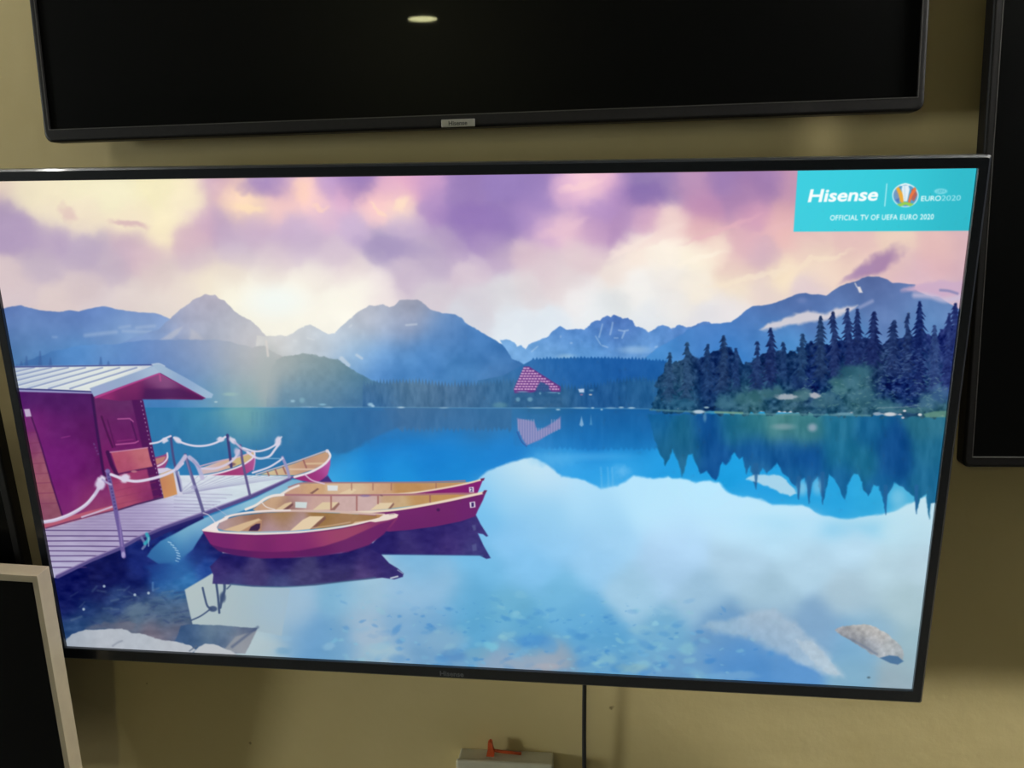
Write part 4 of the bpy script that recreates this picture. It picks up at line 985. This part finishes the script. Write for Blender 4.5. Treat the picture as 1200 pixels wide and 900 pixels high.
# ---------------------------------------------------------------- hut
poly([(10, 456), (24, 456), (108, 461), (122, 560), (138, 596), (100, 606), (50, 620), (40, 560)],
     [(30, 465, (78, 28, 100)), (70, 468, (72, 22, 92)), (100, 468, (76, 24, 94)), (40, 500, (112, 30, 110)), (70, 500, (98, 26, 104)), (100, 500, (88, 22, 92)), (60, 540, (108, 24, 110)), (90, 540, (106, 22, 108)), (115, 545, (90, 20, 90)), (80, 580, (114, 26, 108)), (110, 580, (122, 34, 100)), (70, 600, (120, 34, 100)), (110, 595, (160, 66, 90))], soft=.8, noise=7, nscale=10, sigma=14)
poly([(24, 490), (38, 488), (47, 520), (60, 565), (73, 606), (50, 618), (40, 560)], [(36, 496, (114, 41, 108)), (42, 520, (134, 59, 94)), (52, 545, (154, 77, 90)), (58, 570, (160, 82, 86)), (64, 600, (145, 75, 86)), (52, 605, (139, 68, 86))], soft=.7, noise=8, nscale=6, sigma=9)
for y in (507, 519, 531, 543, 555, 566, 578, 590):
    line([(30, y + .8), (38 + (y - 490) * .3, y - .5)], 1, (124, 46, 74), .6, .5, curve=False)
line([(36, 486), (48, 522), (61, 567), (74, 607)], 1.8, (64, 14, 76), .85, .7)
poly([(52, 612), (76, 606), (132, 592), (134, 598), (60, 618), (50, 620)], (188, 82, 92), .7)
line([(54, 619), (100, 606), (134, 598)], 1.5, (84, 44, 92), .8)
poly([(107, 461), (164, 467), (168, 470), (178, 520), (191, 582), (136, 598), (122, 560), (113, 505)],
     [(115, 470, (100, 38, 96)), (140, 470, (96, 42, 98)), (118, 500, (106, 34, 98)), (145, 500, (100, 30, 96)), (125, 540, (118, 28, 92)), (140, 525, (110, 26, 96)), (150, 565, (168, 58, 88)), (145, 590, (180, 72, 86)), (170, 560, (160, 52, 90)), (178, 575, (130, 40, 90))], soft=.7, noise=6, nscale=8, sigma=12)
poly([(154, 468), (167, 468), (178, 520), (191, 581), (180, 585), (168, 530)], (76, 20, 84), 1.2, .95)
line([(165, 470), (174, 512), (184, 556), (191, 581)], 1.1, (196, 180, 206), .7, .5, curve=False, dash=(5, 1.8))
line([(108, 463), (113, 500), (121, 552), (124, 562)], 3.2, (46, 14, 72), .85, 1.2, curve=False)
line([(110, 520), (115, 532)], 2, (120, 110, 150), .5, .8, dash=(4, 2))
line([(119, 488), (125, 506), (132, 524)], 2.2, (66, 14, 70), .8, .8, curve=False)
line([(126, 492), (135, 524)], 1.2, (70, 16, 74), .7, .6, curve=False)
line([(138, 491), (152, 490.5), (156, 494)], 1.4, (184, 92, 146), .9, .6, curve=False)
line([(154, 494), (161, 518)], 1.8, (70, 18, 80), .8, .6, curve=False)
line([(136, 521), (158, 519), (162, 517)], 1.5, (190, 92, 146), .9, .6, curve=False)
line([(137, 517), (156, 515)], 1, (154, 56, 118), .7, .5, curve=False)
line([(72, 513), (82, 511)], 1, (160, 70, 140), .6, .6)
line([(126, 530), (131, 545), (137, 557)], 4.5, (52, 14, 70), .85, 1, curve=False)
poly([(130, 530), (173, 524.5), (176, 538), (179, 547), (158, 551), (139, 555), (134, 542)], [(140, 535, (188, 76, 86)), (165, 530, (198, 98, 92)), (150, 548, (178, 70, 88)), (172, 542, (196, 94, 92))], .7, noise=9, nscale=7, sigma=9)
line([(129, 530), (150, 527.5), (173, 524.5)], 1.3, (206, 140, 160), .9, .5, curve=False)
line([(139, 555.5), (158, 551.5), (179, 547.5)], 2, (70, 22, 80), .7, .7, curve=False)
blob(157, 552.5, 3.5, 1.3, (200, 120, 120), .8, .4)
for y in (564, 572, 580, 588):
    line([(134 + (y - 560) * .1, y + 3), (180 + (y - 560) * .2, y - 7)], .9, (140, 48, 80), .5, .5, curve=False)
line([(136, 598.5), (160, 591), (191, 583)], 1.8, (62, 28, 78), .9, .7, curve=False)
# stacked planks beside the hut, pale board
poly([(187, 561), (203, 552.5), (206, 566), (208, 579), (192, 584)], [(190, 568, (206, 112, 62)), (203, 560, (222, 140, 66)), (200, 578, (226, 138, 58))], .7, sigma=9)
poly([(203, 553), (210, 552), (214, 580), (208, 581)], (206, 204, 222), .8, .9)
# gable and roof
poly([(110, 464), (150, 450), (187, 437), (212, 451), (241, 466), (237, 468.5), (200, 468), (166, 468), (140, 470), (112, 466)], [(120, 464, (146, 40, 96)), (150, 455, (136, 44, 96)), (187, 442, (142, 72, 120)), (195, 450, (132, 82, 130)), (210, 458, (104, 44, 98)), (150, 466, (96, 26, 86)), (180, 463, (76, 24, 84)), (225, 465, (92, 26, 86))], .7, sigma=9)
line([(112, 466), (150, 451), (187, 437.5), (212, 451), (240, 466)], 2, (190, 60, 124), .85, .6, curve=False)
poly([(170, 456), (212, 455), (236, 467), (168, 467)], (70, 26, 84), 2.5, .7)
line([(187, 438), (188, 446)], 2, (196, 80, 130), .7, .8, curve=False)
poly([(10, 429), (18, 429), (100, 428), (183, 427), (145, 443), (106, 459), (60, 457), (22, 455.5)], [(25, 440, (176, 190, 210)), (60, 440, (196, 206, 218)), (100, 440, (214, 222, 224)), (140, 435, (220, 226, 222)), (110, 452, (226, 232, 224)), (40, 452, (206, 216, 222)), (75, 452, (216, 224, 224)), (170, 430, (200, 208, 220))], .7, sigma=14)
for k in range(7):
    xt, xb = 60 + 20 * (k - 1), -43 + 25 * (k - 1)
    line([(xt, 431), (xb, 455.5)], 1.9, (118, 134, 182), .8, .7, curve=False)
    line([(xt + 5, 431), (xb + 5, 455.5)], 1.4, (236, 240, 232), .6, .8, curve=False)
line([(14, 430), (100, 428.8), (178, 427.6)], 1.6, (58, 72, 138), .9, .5, curve=False)
poly([(10, 454.5), (24, 455), (106, 458.5), (108, 461.5), (24, 459), (10, 458)], (146, 146, 192), .5)
line([(12, 455.6), (60, 457), (107, 459)], 1.5, (46, 46, 110), .95, .5, curve=False)
poly([(105, 455), (145, 441), (184, 427.5), (189, 436), (150, 450), (110, 465)], [(110, 460, (150, 166, 202)), (150, 446, (148, 168, 200)), (184, 432, (166, 188, 212))], .7, sigma=14)
poly([(178, 427), (186, 426), (192, 429), (220, 444), (250, 462), (248, 466.5), (241, 466.5), (212, 450.5), (187, 437)], [(186, 431, (160, 184, 208)), (215, 447, (140, 168, 204)), (246, 464, (156, 184, 210))], .7, sigma=14)
line([(188, 437.5), (212, 451.5), (240, 466.5)], 1, (80, 30, 90), .7, .5, curve=False)
line([(178, 427), (186, 426), (193, 429)], 1.2, (196, 208, 222), .8)
poly([(28, 479.5), (34.5, 479), (37, 488), (30, 488.5)], (188, 170, 200), .6)

# ---------------------------------------------------------------- near boats
# boat at the jetty end
poly([(340, 559), (352, 558), (368, 553), (381, 544), (387.5, 535), (387, 545), (384, 556), (378, 563), (368, 566), (352, 563)], [(352, 560, (156, 44, 104)), (372, 557, (160, 50, 112)), (384, 548, (182, 88, 158))], .7, sigma=8)
poly([(372, 566), (384, 557), (390, 566)], (70, 36, 108), 1, .9)
poly([(305, 556), (345, 543), (366, 535), (382, 529.5), (386, 532), (384, 540), (374, 547), (362, 552), (346, 557), (320, 557)], [(318, 554, (216, 180, 130)), (335, 551, (214, 166, 120)), (350, 545, (206, 146, 104)), (365, 545, (200, 136, 100)), (378, 535, (206, 146, 90)), (380, 540, (206, 150, 120))], .7, sigma=7)
line([(358, 543.5), (382, 543)], 2.2, (224, 178, 130), .9, .6, curve=False)
line([(340, 550), (370, 550)], 2, (226, 184, 150), .9, .6, curve=False)
for a, b in [((355, 538), (359, 548)), ((331, 546), (335, 555)), ((322, 549), (325, 556)), ((313, 552), (315, 557))]:
    line([a, b], 1.8, (150, 84, 74), .8, .6, curve=False)
line([(300, 556), (345, 541.5), (366, 534), (383, 528)], 1.5, (216, 190, 190), .9)
line([(345, 559), (362, 554), (376, 547), (384, 540), (387, 534), (384, 528)], 2.6, (230, 220, 224), 1)
blob(383, 528.5, 1.5, 2, (214, 206, 216), 1, .4)
# boat with the 2
poly([(476, 578), (520, 572), (545, 567), (566, 562), (562, 572), (559, 579), (520, 580), (478, 580)], [(500, 577, (128, 28, 96)), (530, 574, (136, 32, 102)), (558, 568, (132, 30, 106))], .6, sigma=12)
poly([(330, 578), (340, 571), (356, 566.5), (400, 566), (450, 566), (500, 566), (545, 565), (556, 565.5), (530, 571), (495, 576), (455, 580), (400, 580), (340, 580)], [(345, 575, (206, 146, 110)), (365, 571, (216, 156, 100)), (400, 573, (220, 172, 128)), (440, 572, (214, 152, 104)), (480, 570, (204, 132, 62)), (520, 567, (206, 138, 74)), (425, 576, (222, 180, 134))], .6, sigma=9, noise=5)
poly([(396, 579), (412, 572), (418, 574), (410, 580)], (232, 194, 146), .6, .9)
poly([(363, 578), (372, 572), (374, 573), (366, 579)], (120, 74, 66), .6, .8)
poly([(383.5, 568.5), (396, 569), (395.5, 575), (384, 575)], (214, 222, 226), .6, .95)
for x in (412, 437, 458.5, 511):
    line([(x, 566.5), (x, 574)], 1.4, (160, 96, 78), .7, .5, curve=False)
line([(338, 571), (356, 566), (400, 565.7), (450, 565.5), (500, 565), (545, 563.5)], 1.6, (178, 116, 108), .95)
line([(440, 580), (480, 578), (520, 572), (545, 567), (565, 562)], 2.0, (236, 204, 172), 1)
line([(330, 579), (340, 573), (350, 569)], 2.6, (232, 216, 206), 1)
poly([(563, 561), (568, 560), (567, 563), (564, 564)], (110, 36, 80), .5)
poly([(549.6, 571), (555, 570.6), (555.4, 577), (550, 577)], (226, 222, 232), .5)
rasterize_text('2', 550.9, 576.0, 554.1, 575.8, 4.3, (60, 40, 100), bold=.03)
# boat with the 1
poly([(420, 601), (470, 596.5), (520, 588), (548, 582), (566, 577.5), (570, 575), (566, 586), (560, 598), (557, 605), (540, 611), (510, 617), (480, 621), (456, 623), (430, 618)],
     [(440, 612, (120, 39, 99)), (480, 606, (118, 39, 105)), (520, 600, (115, 37, 101)), (550, 590, (110, 35, 105)), (550, 602, (106, 37, 107)), (480, 618, (99, 33, 97)), (520, 612, (104, 35, 99))], .7, sigma=12)
poly([(296, 597), (306, 590), (318, 583), (332, 580.5), (400, 580.5), (480, 580), (530, 579), (556, 580), (530, 585), (490, 592), (450, 597), (420, 600), (340, 601), (300, 599)],
     [(308, 593, (204, 150, 110)), (325, 586, (210, 158, 110)), (350, 585, (196, 150, 140)), (340, 594, (150, 100, 86)), (375, 592, (206, 158, 138)), (405, 592, (206, 166, 154)), (430, 590, (206, 168, 158)), (460, 588, (204, 152, 104)), (490, 584, (204, 136, 66)), (520, 583, (208, 136, 60)), (470, 593, (214, 168, 110))], .6, sigma=8, noise=5)
poly([(322, 598), (334, 590), (341, 588), (343, 590), (330, 598)], (226, 182, 132), .6)
poly([(330, 598.5), (343, 589), (343.5, 592), (336, 598)], (112, 64, 62), .6, .8)
poly([(366, 598), (378, 588.5), (397, 588.5), (388, 597)], (228, 192, 146), .6)
poly([(387, 598), (397, 588.5), (398, 591), (392, 598)], (150, 96, 76), .6, .9)
poly([(434, 597.5), (444, 589.5), (461, 589), (454, 596.5)], (232, 196, 150), .6)
poly([(455, 596.5), (461, 589), (462, 591), (458, 596)], (140, 88, 72), .6, .9)
poly([(346, 588), (360, 588.5), (359, 595.5), (346, 595)], (204, 218, 218), .6, .95)
for x in (388, 418, 443, 504):
    line([(x, 580.5), (x, 590 if x > 420 else 598)], 1.9, (164, 92, 74), .8, .5, curve=False)
line([(318, 582), (332, 580), (400, 580.3), (480, 579.6), (530, 578.5), (556, 578.5)], 2.1, (172, 108, 106), 1)
blob(428, 581, 6, 1.3, (120, 110, 160), .7, .5)
line([(288, 597), (300, 592), (310, 585), (320, 581), (332, 579.8)], 3.0, (236, 222, 212), 1)
line([(306, 588), (312, 594), (322, 597)], 1.2, (230, 220, 216), .9)
line([(400, 601.5), (440, 599.5), (470, 596.5), (505, 590.5), (535, 584.5), (566, 577.5)], 3, (238, 210, 178), 1, .7)
line([(420, 603), (470, 598.5), (520, 590), (560, 581)], .9, (100, 24, 80), .7, .5)
poly([(565, 578), (567.5, 574.5), (571, 574.5), (568, 580)], (112, 40, 84), .5)
poly([(550.2, 588.6), (556.6, 587.6), (557.2, 594.4), (551, 595.2)], (228, 224, 234), .5)
rasterize_text('1', 552.4, 593.9, 555.4, 593.5, 4.8, (60, 40, 100), bold=.04)
blob(513.5, 597.5, 2, 1.8, (62, 24, 80), .9, .4)
line([(446, 580.4), (448, 581)], 1.2, (90, 60, 80), .6)
# nearest boat
poly([(236.5, 621), (262, 624.5), (300, 627), (350, 625), (400, 619), (440, 610), (467, 604), (466, 608), (458, 617), (446, 628), (432, 638), (410, 645), (380, 650), (345, 653), (310, 654), (280, 651), (258, 646), (246, 637)],
     [(246, 628, (123, 36, 101)), (262, 632, (118, 36, 103)), (290, 635, (131, 40, 97)), (330, 635, (135, 40, 99)), (355, 635, (139, 44, 101)), (375, 632, (161, 60, 93)), (400, 630, (162, 64, 89)), (425, 620, (161, 64, 89)), (445, 614, (134, 48, 95)), (310, 645, (118, 34, 97)), (360, 643, (123, 36, 97))], .7, sigma=11)
poly([(246, 638), (262, 642), (290, 645.5), (320, 647), (350, 645.5), (380, 640), (405, 632), (425, 623), (445, 614), (462, 609), (450, 626), (432, 639), (408, 647), (375, 652), (340, 654), (305, 654.5), (275, 651), (256, 646)],
     [(270, 647, (79, 28, 95)), (320, 650, (97, 28, 93)), (370, 647, (88, 28, 93)), (410, 640, (102, 36, 99)), (440, 624, (105, 34, 99))], 1.2, .9, sigma=14)
poly([(254, 619), (258, 612), (266, 608), (280, 604.5), (310, 601), (350, 600), (400, 601.5), (430, 603.5), (448, 605), (440, 609), (415, 614), (380, 619), (340, 622), (300, 623), (264, 622)],
     [(262, 615, (177, 144, 150)), (280, 609, (168, 119, 96)), (275, 618, (184, 146, 124)), (300, 606, (158, 102, 66)), (330, 606, (170, 112, 50)), (320, 618, (177, 140, 146)), (345, 617, (178, 140, 136)), (380, 605, (166, 107, 46)), (400, 612, (172, 114, 62)), (430, 606, (172, 112, 52)), (415, 611, (177, 121, 70))], .6, sigma=9, noise=5)
poly([(262, 621), (288, 612), (303, 607.5), (307, 610), (290, 619), (280, 623)], (222, 174, 124), .6)
poly([(283, 622), (300, 612), (307, 608.5), (306, 622)], (190, 128, 84), .6, .8)
poly([(291.5, 622), (294, 617.5), (300, 614), (305, 613.5), (304.5, 619), (302, 622)], (58, 34, 70), .7)
poly([(340, 622), (355, 609), (363, 605), (380, 605), (372, 613), (365, 620)], (236, 198, 152), .6)
poly([(363, 620.5), (372, 612), (381, 604.5), (382, 608), (372, 617), (368, 620)], (138, 84, 62), .6, .95)
poly([(412, 615), (416, 611.5), (434, 609.5), (430, 612)], (226, 178, 130), .6, .9)
line([(366, 619), (390, 615.5), (410, 612)], 1.4, (226, 180, 140), .6, .8)
line([(262, 608), (272, 604), (300, 600), (340, 598.5), (390, 599.5), (430, 602), (450, 603)], 2.6, (214, 176, 158), 1, .6)
line([(264, 606), (280, 602), (310, 598.8), (340, 598)], 2, (236, 224, 220), .9, .6)
poly([(236.5, 621), (248, 614), (260, 608), (270, 604), (266, 609), (257, 613), (254, 618), (256, 622), (262, 624.5), (250, 623.5)], (236, 222, 218), .6)
line([(238, 621.5), (262, 624), (300, 625.5), (350, 623.5), (400, 617.5), (435, 610), (462, 603.5)], 2.0, (236, 216, 204), 1, .6)
line([(240, 623.5), (262, 626), (300, 627.5), (350, 625.5), (400, 619.5), (435, 612)], 1, (110, 30, 80), .6, .5)
poly([(432, 611), (444, 606.5), (449, 603), (462, 601.5), (467, 603), (465, 606.5), (455, 609.5), (440, 612)], (236, 214, 196), .6)
poly([(443, 607), (449, 603.5), (440, 603)], (196, 126, 62), .5)
line([(456, 603), (462, 602.5)], .8, (150, 120, 120), .8)

# ---------------------------------------------------------------- posts and ropes
PO = (84, 80, 132)
RO = (216, 210, 228)
line([(200, 511), (203, 535), (208, 558), (212, 575)], 2.8, (72, 72, 124), .95, .7)
line([(266.5, 510), (269, 530), (271, 547)], 3.2, (62, 56, 112), .95, .7)
line([(281.5, 522), (285, 545), (293, 581)], 3, (92, 84, 134), .95, .7)
line([(331, 536), (336, 548), (339, 559)], 3.4, (152, 148, 192), .95, .7)
line([(176, 520), (186, 518), (193, 514), (200, 511)], 2.2, RO)
line([(204, 513), (214, 519), (228, 522.5), (242, 522), (255, 518), (264, 512)], 2.4, RO)
blob(193, 516, 4, 3, RO, .95, .4, warp=1.5)
blob(208, 516, 5, 3.2, RO, .95, .4, rot=.6, warp=1.5)
blob(258, 515, 4, 3, RO, .95, .4, warp=1.5)
blob(272, 516, 5, 3, RO, .95, .4, rot=.7, warp=1.5)
line([(275, 518), (283, 525), (293, 531)], 2.6, (190, 180, 208), .9)
line([(285, 525), (300, 529), (314, 526), (325, 520)], 2.2, RO)
line([(290, 530), (302, 537), (315, 535), (322, 527), (327, 520)], 2.6, RO)
blob(326, 517, 4, 6, RO, .95, .4, warp=2)
line([(322, 521), (330, 512)], 1.8, RO, .8)
line([(236, 549), (252, 549), (266, 544), (275, 537), (280, 528)], 2.8, (208, 200, 222), .95)
blob(278, 530, 3.4, 5, (196, 188, 214), .9, .5, rot=-.3)
line([(296, 554), (314, 548), (326, 541), (331, 537)], 2.2, RO)
line([(300, 537), (330, 537.5)], 1.2, (150, 190, 220), .7)
line([(217, 533), (224, 556), (232, 580), (238.5, 601)], 3.6, (94, 90, 138), .98, .7)
line([(217, 534), (228, 574)], 1.2, (150, 146, 190), .6, .6, curve=False)
line([(126, 552), (134, 590), (140, 620), (145, 652)], 5.2, (104, 88, 150), 1, .8, curve=False)
line([(127, 556), (136, 598)], 2, (66, 52, 112), .7, .8, curve=False, dash=(4, 2))
line([(139, 600), (143, 640)], 1.6, (150, 128, 184), .7, .7, curve=False)
blob(126, 552, 3, 2, (120, 106, 166), 1, .4)
blob(144.5, 650, 2.2, 3.5, (168, 158, 206), .9, .4)
line([(50, 612), (66, 609), (84, 602), (100, 592), (110, 581), (117, 570)], 4.2, (196, 186, 214), 1, .8)
line([(52, 611), (66, 608), (84, 601), (100, 591), (110, 580)], 1.5, (228, 222, 236), .8, .8)
blob(117.5, 568, 6, 5.5, (206, 198, 222), 1, .4, warp=2)
blob(119, 562, 5, 4, (214, 206, 228), 1, .4, warp=2)
line([(120, 562), (126, 566), (130, 568)], 2.4, (170, 160, 200), .9)
line([(96, 606), (114, 600), (131, 594)], 2.2, (198, 182, 210), .9)
line([(130, 556), (138, 559), (146, 562), (160, 564), (178, 561), (194, 556), (206, 550), (214, 543)], 3.4, (214, 208, 228), 1, .8)
blob(146, 561, 6, 4.6, (214, 206, 226), 1, .4, warp=2)
line([(207, 549), (213, 541), (217, 535)], 5, (196, 186, 214), .95, 1)
line([(222, 536), (229, 542), (233, 549), (237, 560)], 5, (186, 180, 212), .9, 1)
line([(226, 540), (234, 548)], 2, (150, 144, 186), .7, 1)
line([(206, 552), (211, 562), (213, 575)], 2, (150, 150, 190), .7, 1)
blob(227, 571, 3.4, 2.4, (156, 152, 192), .7, .6)
line([(238, 601), (245, 604), (252, 612)], 1.1, (214, 206, 220), .9)
line([(240, 587), (256, 597), (266, 604)], .8, (190, 190, 210), .6)
line([(357, 556), (366, 563), (380, 567)], 1.6, (216, 190, 214), .9)

# ---------------------------------------------------------------- sponsor banner in the corner
_b = [to_uv(934.5, 202.5), to_uv(931.2, 271.6), to_uv(1137, 269.8)]
ub0 = (_b[0][0] + _b[1][0]) / 2
vb0 = (_b[1][1] + _b[2][1]) / 2
i0, j0 = int(vb0 * IH), int(ub0 * IW)
bs = (slice(i0, IH), slice(j0, IW))
IMG[bs] = field([(940, 210, (62, 208, 226)), (940, 268, (66, 206, 222)), (1040, 205, (58, 206, 222)), (1040, 265, (56, 200, 214)), (1140, 205, (50, 186, 202)), (1130, 265, (46, 180, 198))], PX[bs], PY[bs], 45)
Wt = (250, 254, 254)
rasterize_text('Hisense', 946.5, 236.6, 1028.5, 234.6, 14.6, Wt, bold=.028, shear=.12)
line([(1039.3, 215.5), (1036.8, 241.5)], 1.1, (206, 246, 250), .9, .5, curve=False)
rasterize_text('OFFICIAL TV OF UEFA EURO 2020', 972.5, 258.2, 1094, 257.0, 6.2, (236, 252, 252), bold=.02, spacing=1.08)
rasterize_text('EURO', 1079.2, 235.6, 1102.5, 235.2, 6.0, (236, 252, 252), bold=.018)
rasterize_text('2020', 1103.2, 235.2, 1125.5, 234.8, 6.0, (190, 240, 246), bold=-.004)
blob(1102.5, 224.2, 7.5, 3.2, (150, 230, 240), .8, .25)
rasterize_text('UEFA', 1097.6, 225.9, 1107.6, 225.7, 3.4, (60, 180, 200), bold=.01)
# round emblem: white ring, blue stands, cup, coloured streamers
blob(1061, 229.0, 15.4, 13.8, (240, 248, 250), 1, .05)
blob(1061, 229.2, 14.2, 12.6, (84, 160, 204), 1, .06)
poly([(1048, 226), (1053, 219), (1056, 222), (1053, 236), (1049, 233)], (120, 150, 190), .6)
poly([(1068, 222), (1072, 220), (1075, 228), (1071, 236), (1068, 234)], (190, 96, 80), .6, .9)
poly([(1050, 221), (1053, 219), (1059, 228), (1059, 238), (1055, 237), (1053, 228)], (236, 172, 62), .6)
poly([(1072, 219), (1074, 222), (1069, 230), (1066, 239), (1064, 236), (1066, 228)], (232, 120, 70), .6)
poly([(1049, 234), (1053, 238), (1054, 232)], (84, 120, 190), .6)
poly([(1051, 239.5), (1061, 236.5), (1071, 239), (1067, 241.8), (1061, 239.8), (1055, 242)], (150, 206, 84), .6)
poly([(1057.5, 217.5), (1064.5, 217.2), (1066, 222), (1064.5, 229), (1063, 236), (1059, 236), (1058, 229), (1056.5, 222)], (228, 240, 246), .6)
line([(1060, 219), (1060.5, 234)], 1.4, (176, 214, 232), .7, .7)
line([(1056, 217.2), (1061, 215.4), (1066, 217)], 1.4, (250, 252, 252), 1, .5)

# ---------------------------------------------------------------- picture -> packed image datablock -> emitting screen material
# tone of the wood and red paint as the panel shows it 
_w = ((PY > 425) & (PX < 620) & (IMG[..., 0] > IMG[..., 1])).astype(np.float32)
_S = np.clip(IMG[..., 0] - IMG[..., 2], 0, 255) * _w
IMG += _S[..., None] * np.array([-.13, .05, .2], np.float32)
IMG = np.clip(IMG / 255.0, 0, 1)
_k = np.exp(-.5 * (np.arange(-4, 5) / .72) ** 2)
_k = (_k / _k.sum()).astype(np.float32)
for _ax in (0, 1):      # the panel's own softness
    _pd = np.pad(IMG, [(4, 4) if a == _ax else (0, 0) for a in range(3)], mode='edge')
    IMG = sum(w * np.take(_pd, np.arange(i, i + IMG.shape[_ax]), axis=_ax) for i, w in enumerate(_k))
_rgba = np.ones((IH, IW, 4), np.float32)
_rgba[..., :3] = IMG
img = bpy.data.images.new('lake_picture', IW, IH, alpha=False)
img.pixels.foreach_set(_rgba.ravel())
img.update()
img.pack()
M_PICTURE = bpy.data.materials.new('lit_lake_picture')
M_PICTURE.use_nodes = True
_nt = M_PICTURE.node_tree
_bs = _nt.nodes['Principled BSDF']
_bs.inputs['Base Color'].default_value = (0.003, 0.003, 0.003, 1)
_bs.inputs['Roughness'].default_value = 0.3
_bs.inputs['Specular IOR Level'].default_value = 0.2
_ti = _nt.nodes.new('ShaderNodeTexImage')
_ti.image = img
_ti.extension = 'EXTEND'
_nt.links.new(_ti.outputs['Color'], _bs.inputs['Emission Color'])
_bs.inputs['Emission Strength'].default_value = 1.0


big = television('large switched-on television showing a mountain lake with red rowing boats', BIG_POSE, BIG_W, BIG_H,
                 .0130, .0135, .0145, .0185, .05, .003, M_BEZEL, M_PICTURE, lip=.004, chamfer=True)
lettering('brand_lettering', 'Hisense', .034, M_LOGO, big, (-.020, -.0042, -BIG_H / 2 - .0098), bold=.02)

# upper television: outer bottom edge at rel. height 0.1126, from x -0.7395 to 0.3762
upW, upH = 1.1348 - .0168, .6295
up = television('black switched-off television with a silver badge hung above the lit lake screen',
                pose((-.1847, -.065 + .003, 1.6 + .1145 + .0168 + upH / 2)), upW, upH, .0084, .0084, .0092, .0168, .045, .011, M_BEZEL_UP, M_OFF,
                trim=M_TRIM, bevel=.004)
bx = (-.2075 - .1641) / 2 * 1.0171 + .1847
bz = -upH / 2 - .0112
badge = obj('brand_badge', box_bm(bx - .0215, bx + .0215, -.0056, -.0025, bz - .0048, bz + .0048, .0006), M_BADGE, up)
lettering('brand_lettering', 'Hisense', .024, M_BADGETEXT, badge, (bx, -.0057, bz), bold=.02)

# television to the right of the lit one
rtW, rtH = 1.64, .925
television('black switched-off television beside the teal corner of the lit screen', pose((.457 + .0115 + rtW / 2, -.057, 1.6 - .334 + .014 + rtH / 2)),
           rtW, rtH, .0115, .0115, .012, .014, .045, .008, M_BEZEL_RT, M_OFF, trim=M_TRIM, bevel=.004)

# television to the left, partly behind the beige framed one
ltW, ltH = .89, .50
television('black switched-off television partly hidden behind the beige-framed screen', pose((-.850 - .012 - ltW / 2, -.102, 1.6 - .244), 6.4, 0, 0),
           ltW, ltH, .012, .012, .012, .016, .035, .004, M_BEZEL_UP, M_OFF)

# beige framed television overlapping the lit one's lower corner
frW, frH = .62, .36
fp = pose((0, 0, 0), 7.0, 2.5, 0)
corner = fp @ Vector((frW / 2 + .0085, -.002, frH / 2 + .0105))
fp.translation = Vector((-.778, 1.10, -.466)) + CAM_LOC - corner
television('switched-off television in a thin beige frame overlapping the corner of the lit screen', fp, frW, frH,
           .0085, .0085, .0105, .0105, .036, .001, M_BEIGE, M_OFF, lip=.002, bevel=.0006, screen_recess=.004, side=.026)

# ------------------------------------------------------------------ power cord
pts = []
for k in range(41):
    q = k / 40
    z = -.55 - q * 1.04
    x = -.0345 - .006 * math.sin(q * 5.0) + .004 * q
    y = -.022 - .004 * math.cos(q * 7)
    pts.append((x, y, 1.6 + z))
cord = thing('power_cord', 'thin black power cord hanging below the lit television', 'cord', Matrix.Translation((0, 0, 0)))
obj('cable', tube_bm(pts, .0032), M_CORD, cord, smooth=True)

# ------------------------------------------------------------------ wall socket box and the orange clip lying on it
sock = thing('wall_socket', 'aged white surface-mounted socket box on the wall below the lit television', 'socket', Matrix.Translation((-.1577, 0, 1.6 - .842)))
sock.rotation_euler = (0, math.radians(.5), 0)
obj('back_box', box_bm(-.071, .071, -.028, -.0003, -.043, .043, .002), M_SOCKET, sock)
face = obj('face_plate', box_bm(-.073, .073, -.036, -.028, -.0445, .0445, .003), M_SOCKET, sock)
for sx in (-.035, .035):
    obj('rocker_switch', box_bm(sx - .009, sx + .009, -.040, -.0355, .006, .03, .0015), M_SOCKET, face)

clip = thing('plastic_clip', 'small orange plastic clip lying on top of the socket box', 'clip', Matrix.Translation((-.180, -.016, 1.6 - .842 + .0432)))
bm = bmesh.new()
# upright wedge
prof = [(-.0065, .0), (.0048, .0), (.0062, .006), (.004, .012), (.0022, .0235), (-.001, .0245), (-.0035, .022), (-.0042, .011)]
A = [bm.verts.new((x, -.004, z)) for x, z in prof]
B = [bm.verts.new((x, .004, z)) for x, z in prof]
bm.faces.new(A)
bm.faces.new(B)
for i in range(len(prof)):
    j = (i + 1) % len(prof)
    bm.faces.new((A[i], A[j], B[j], B[i]))
obj('upright', bm, M_ORANGE, clip)
obj('arm', tube_bm([(.003, 0, .0085), (.010, .0005, .0072), (.020, .001, .0056), (.032, .002, .0042), (.046, .003, .0026)], .0024), M_ORANGE, clip, smooth=True)
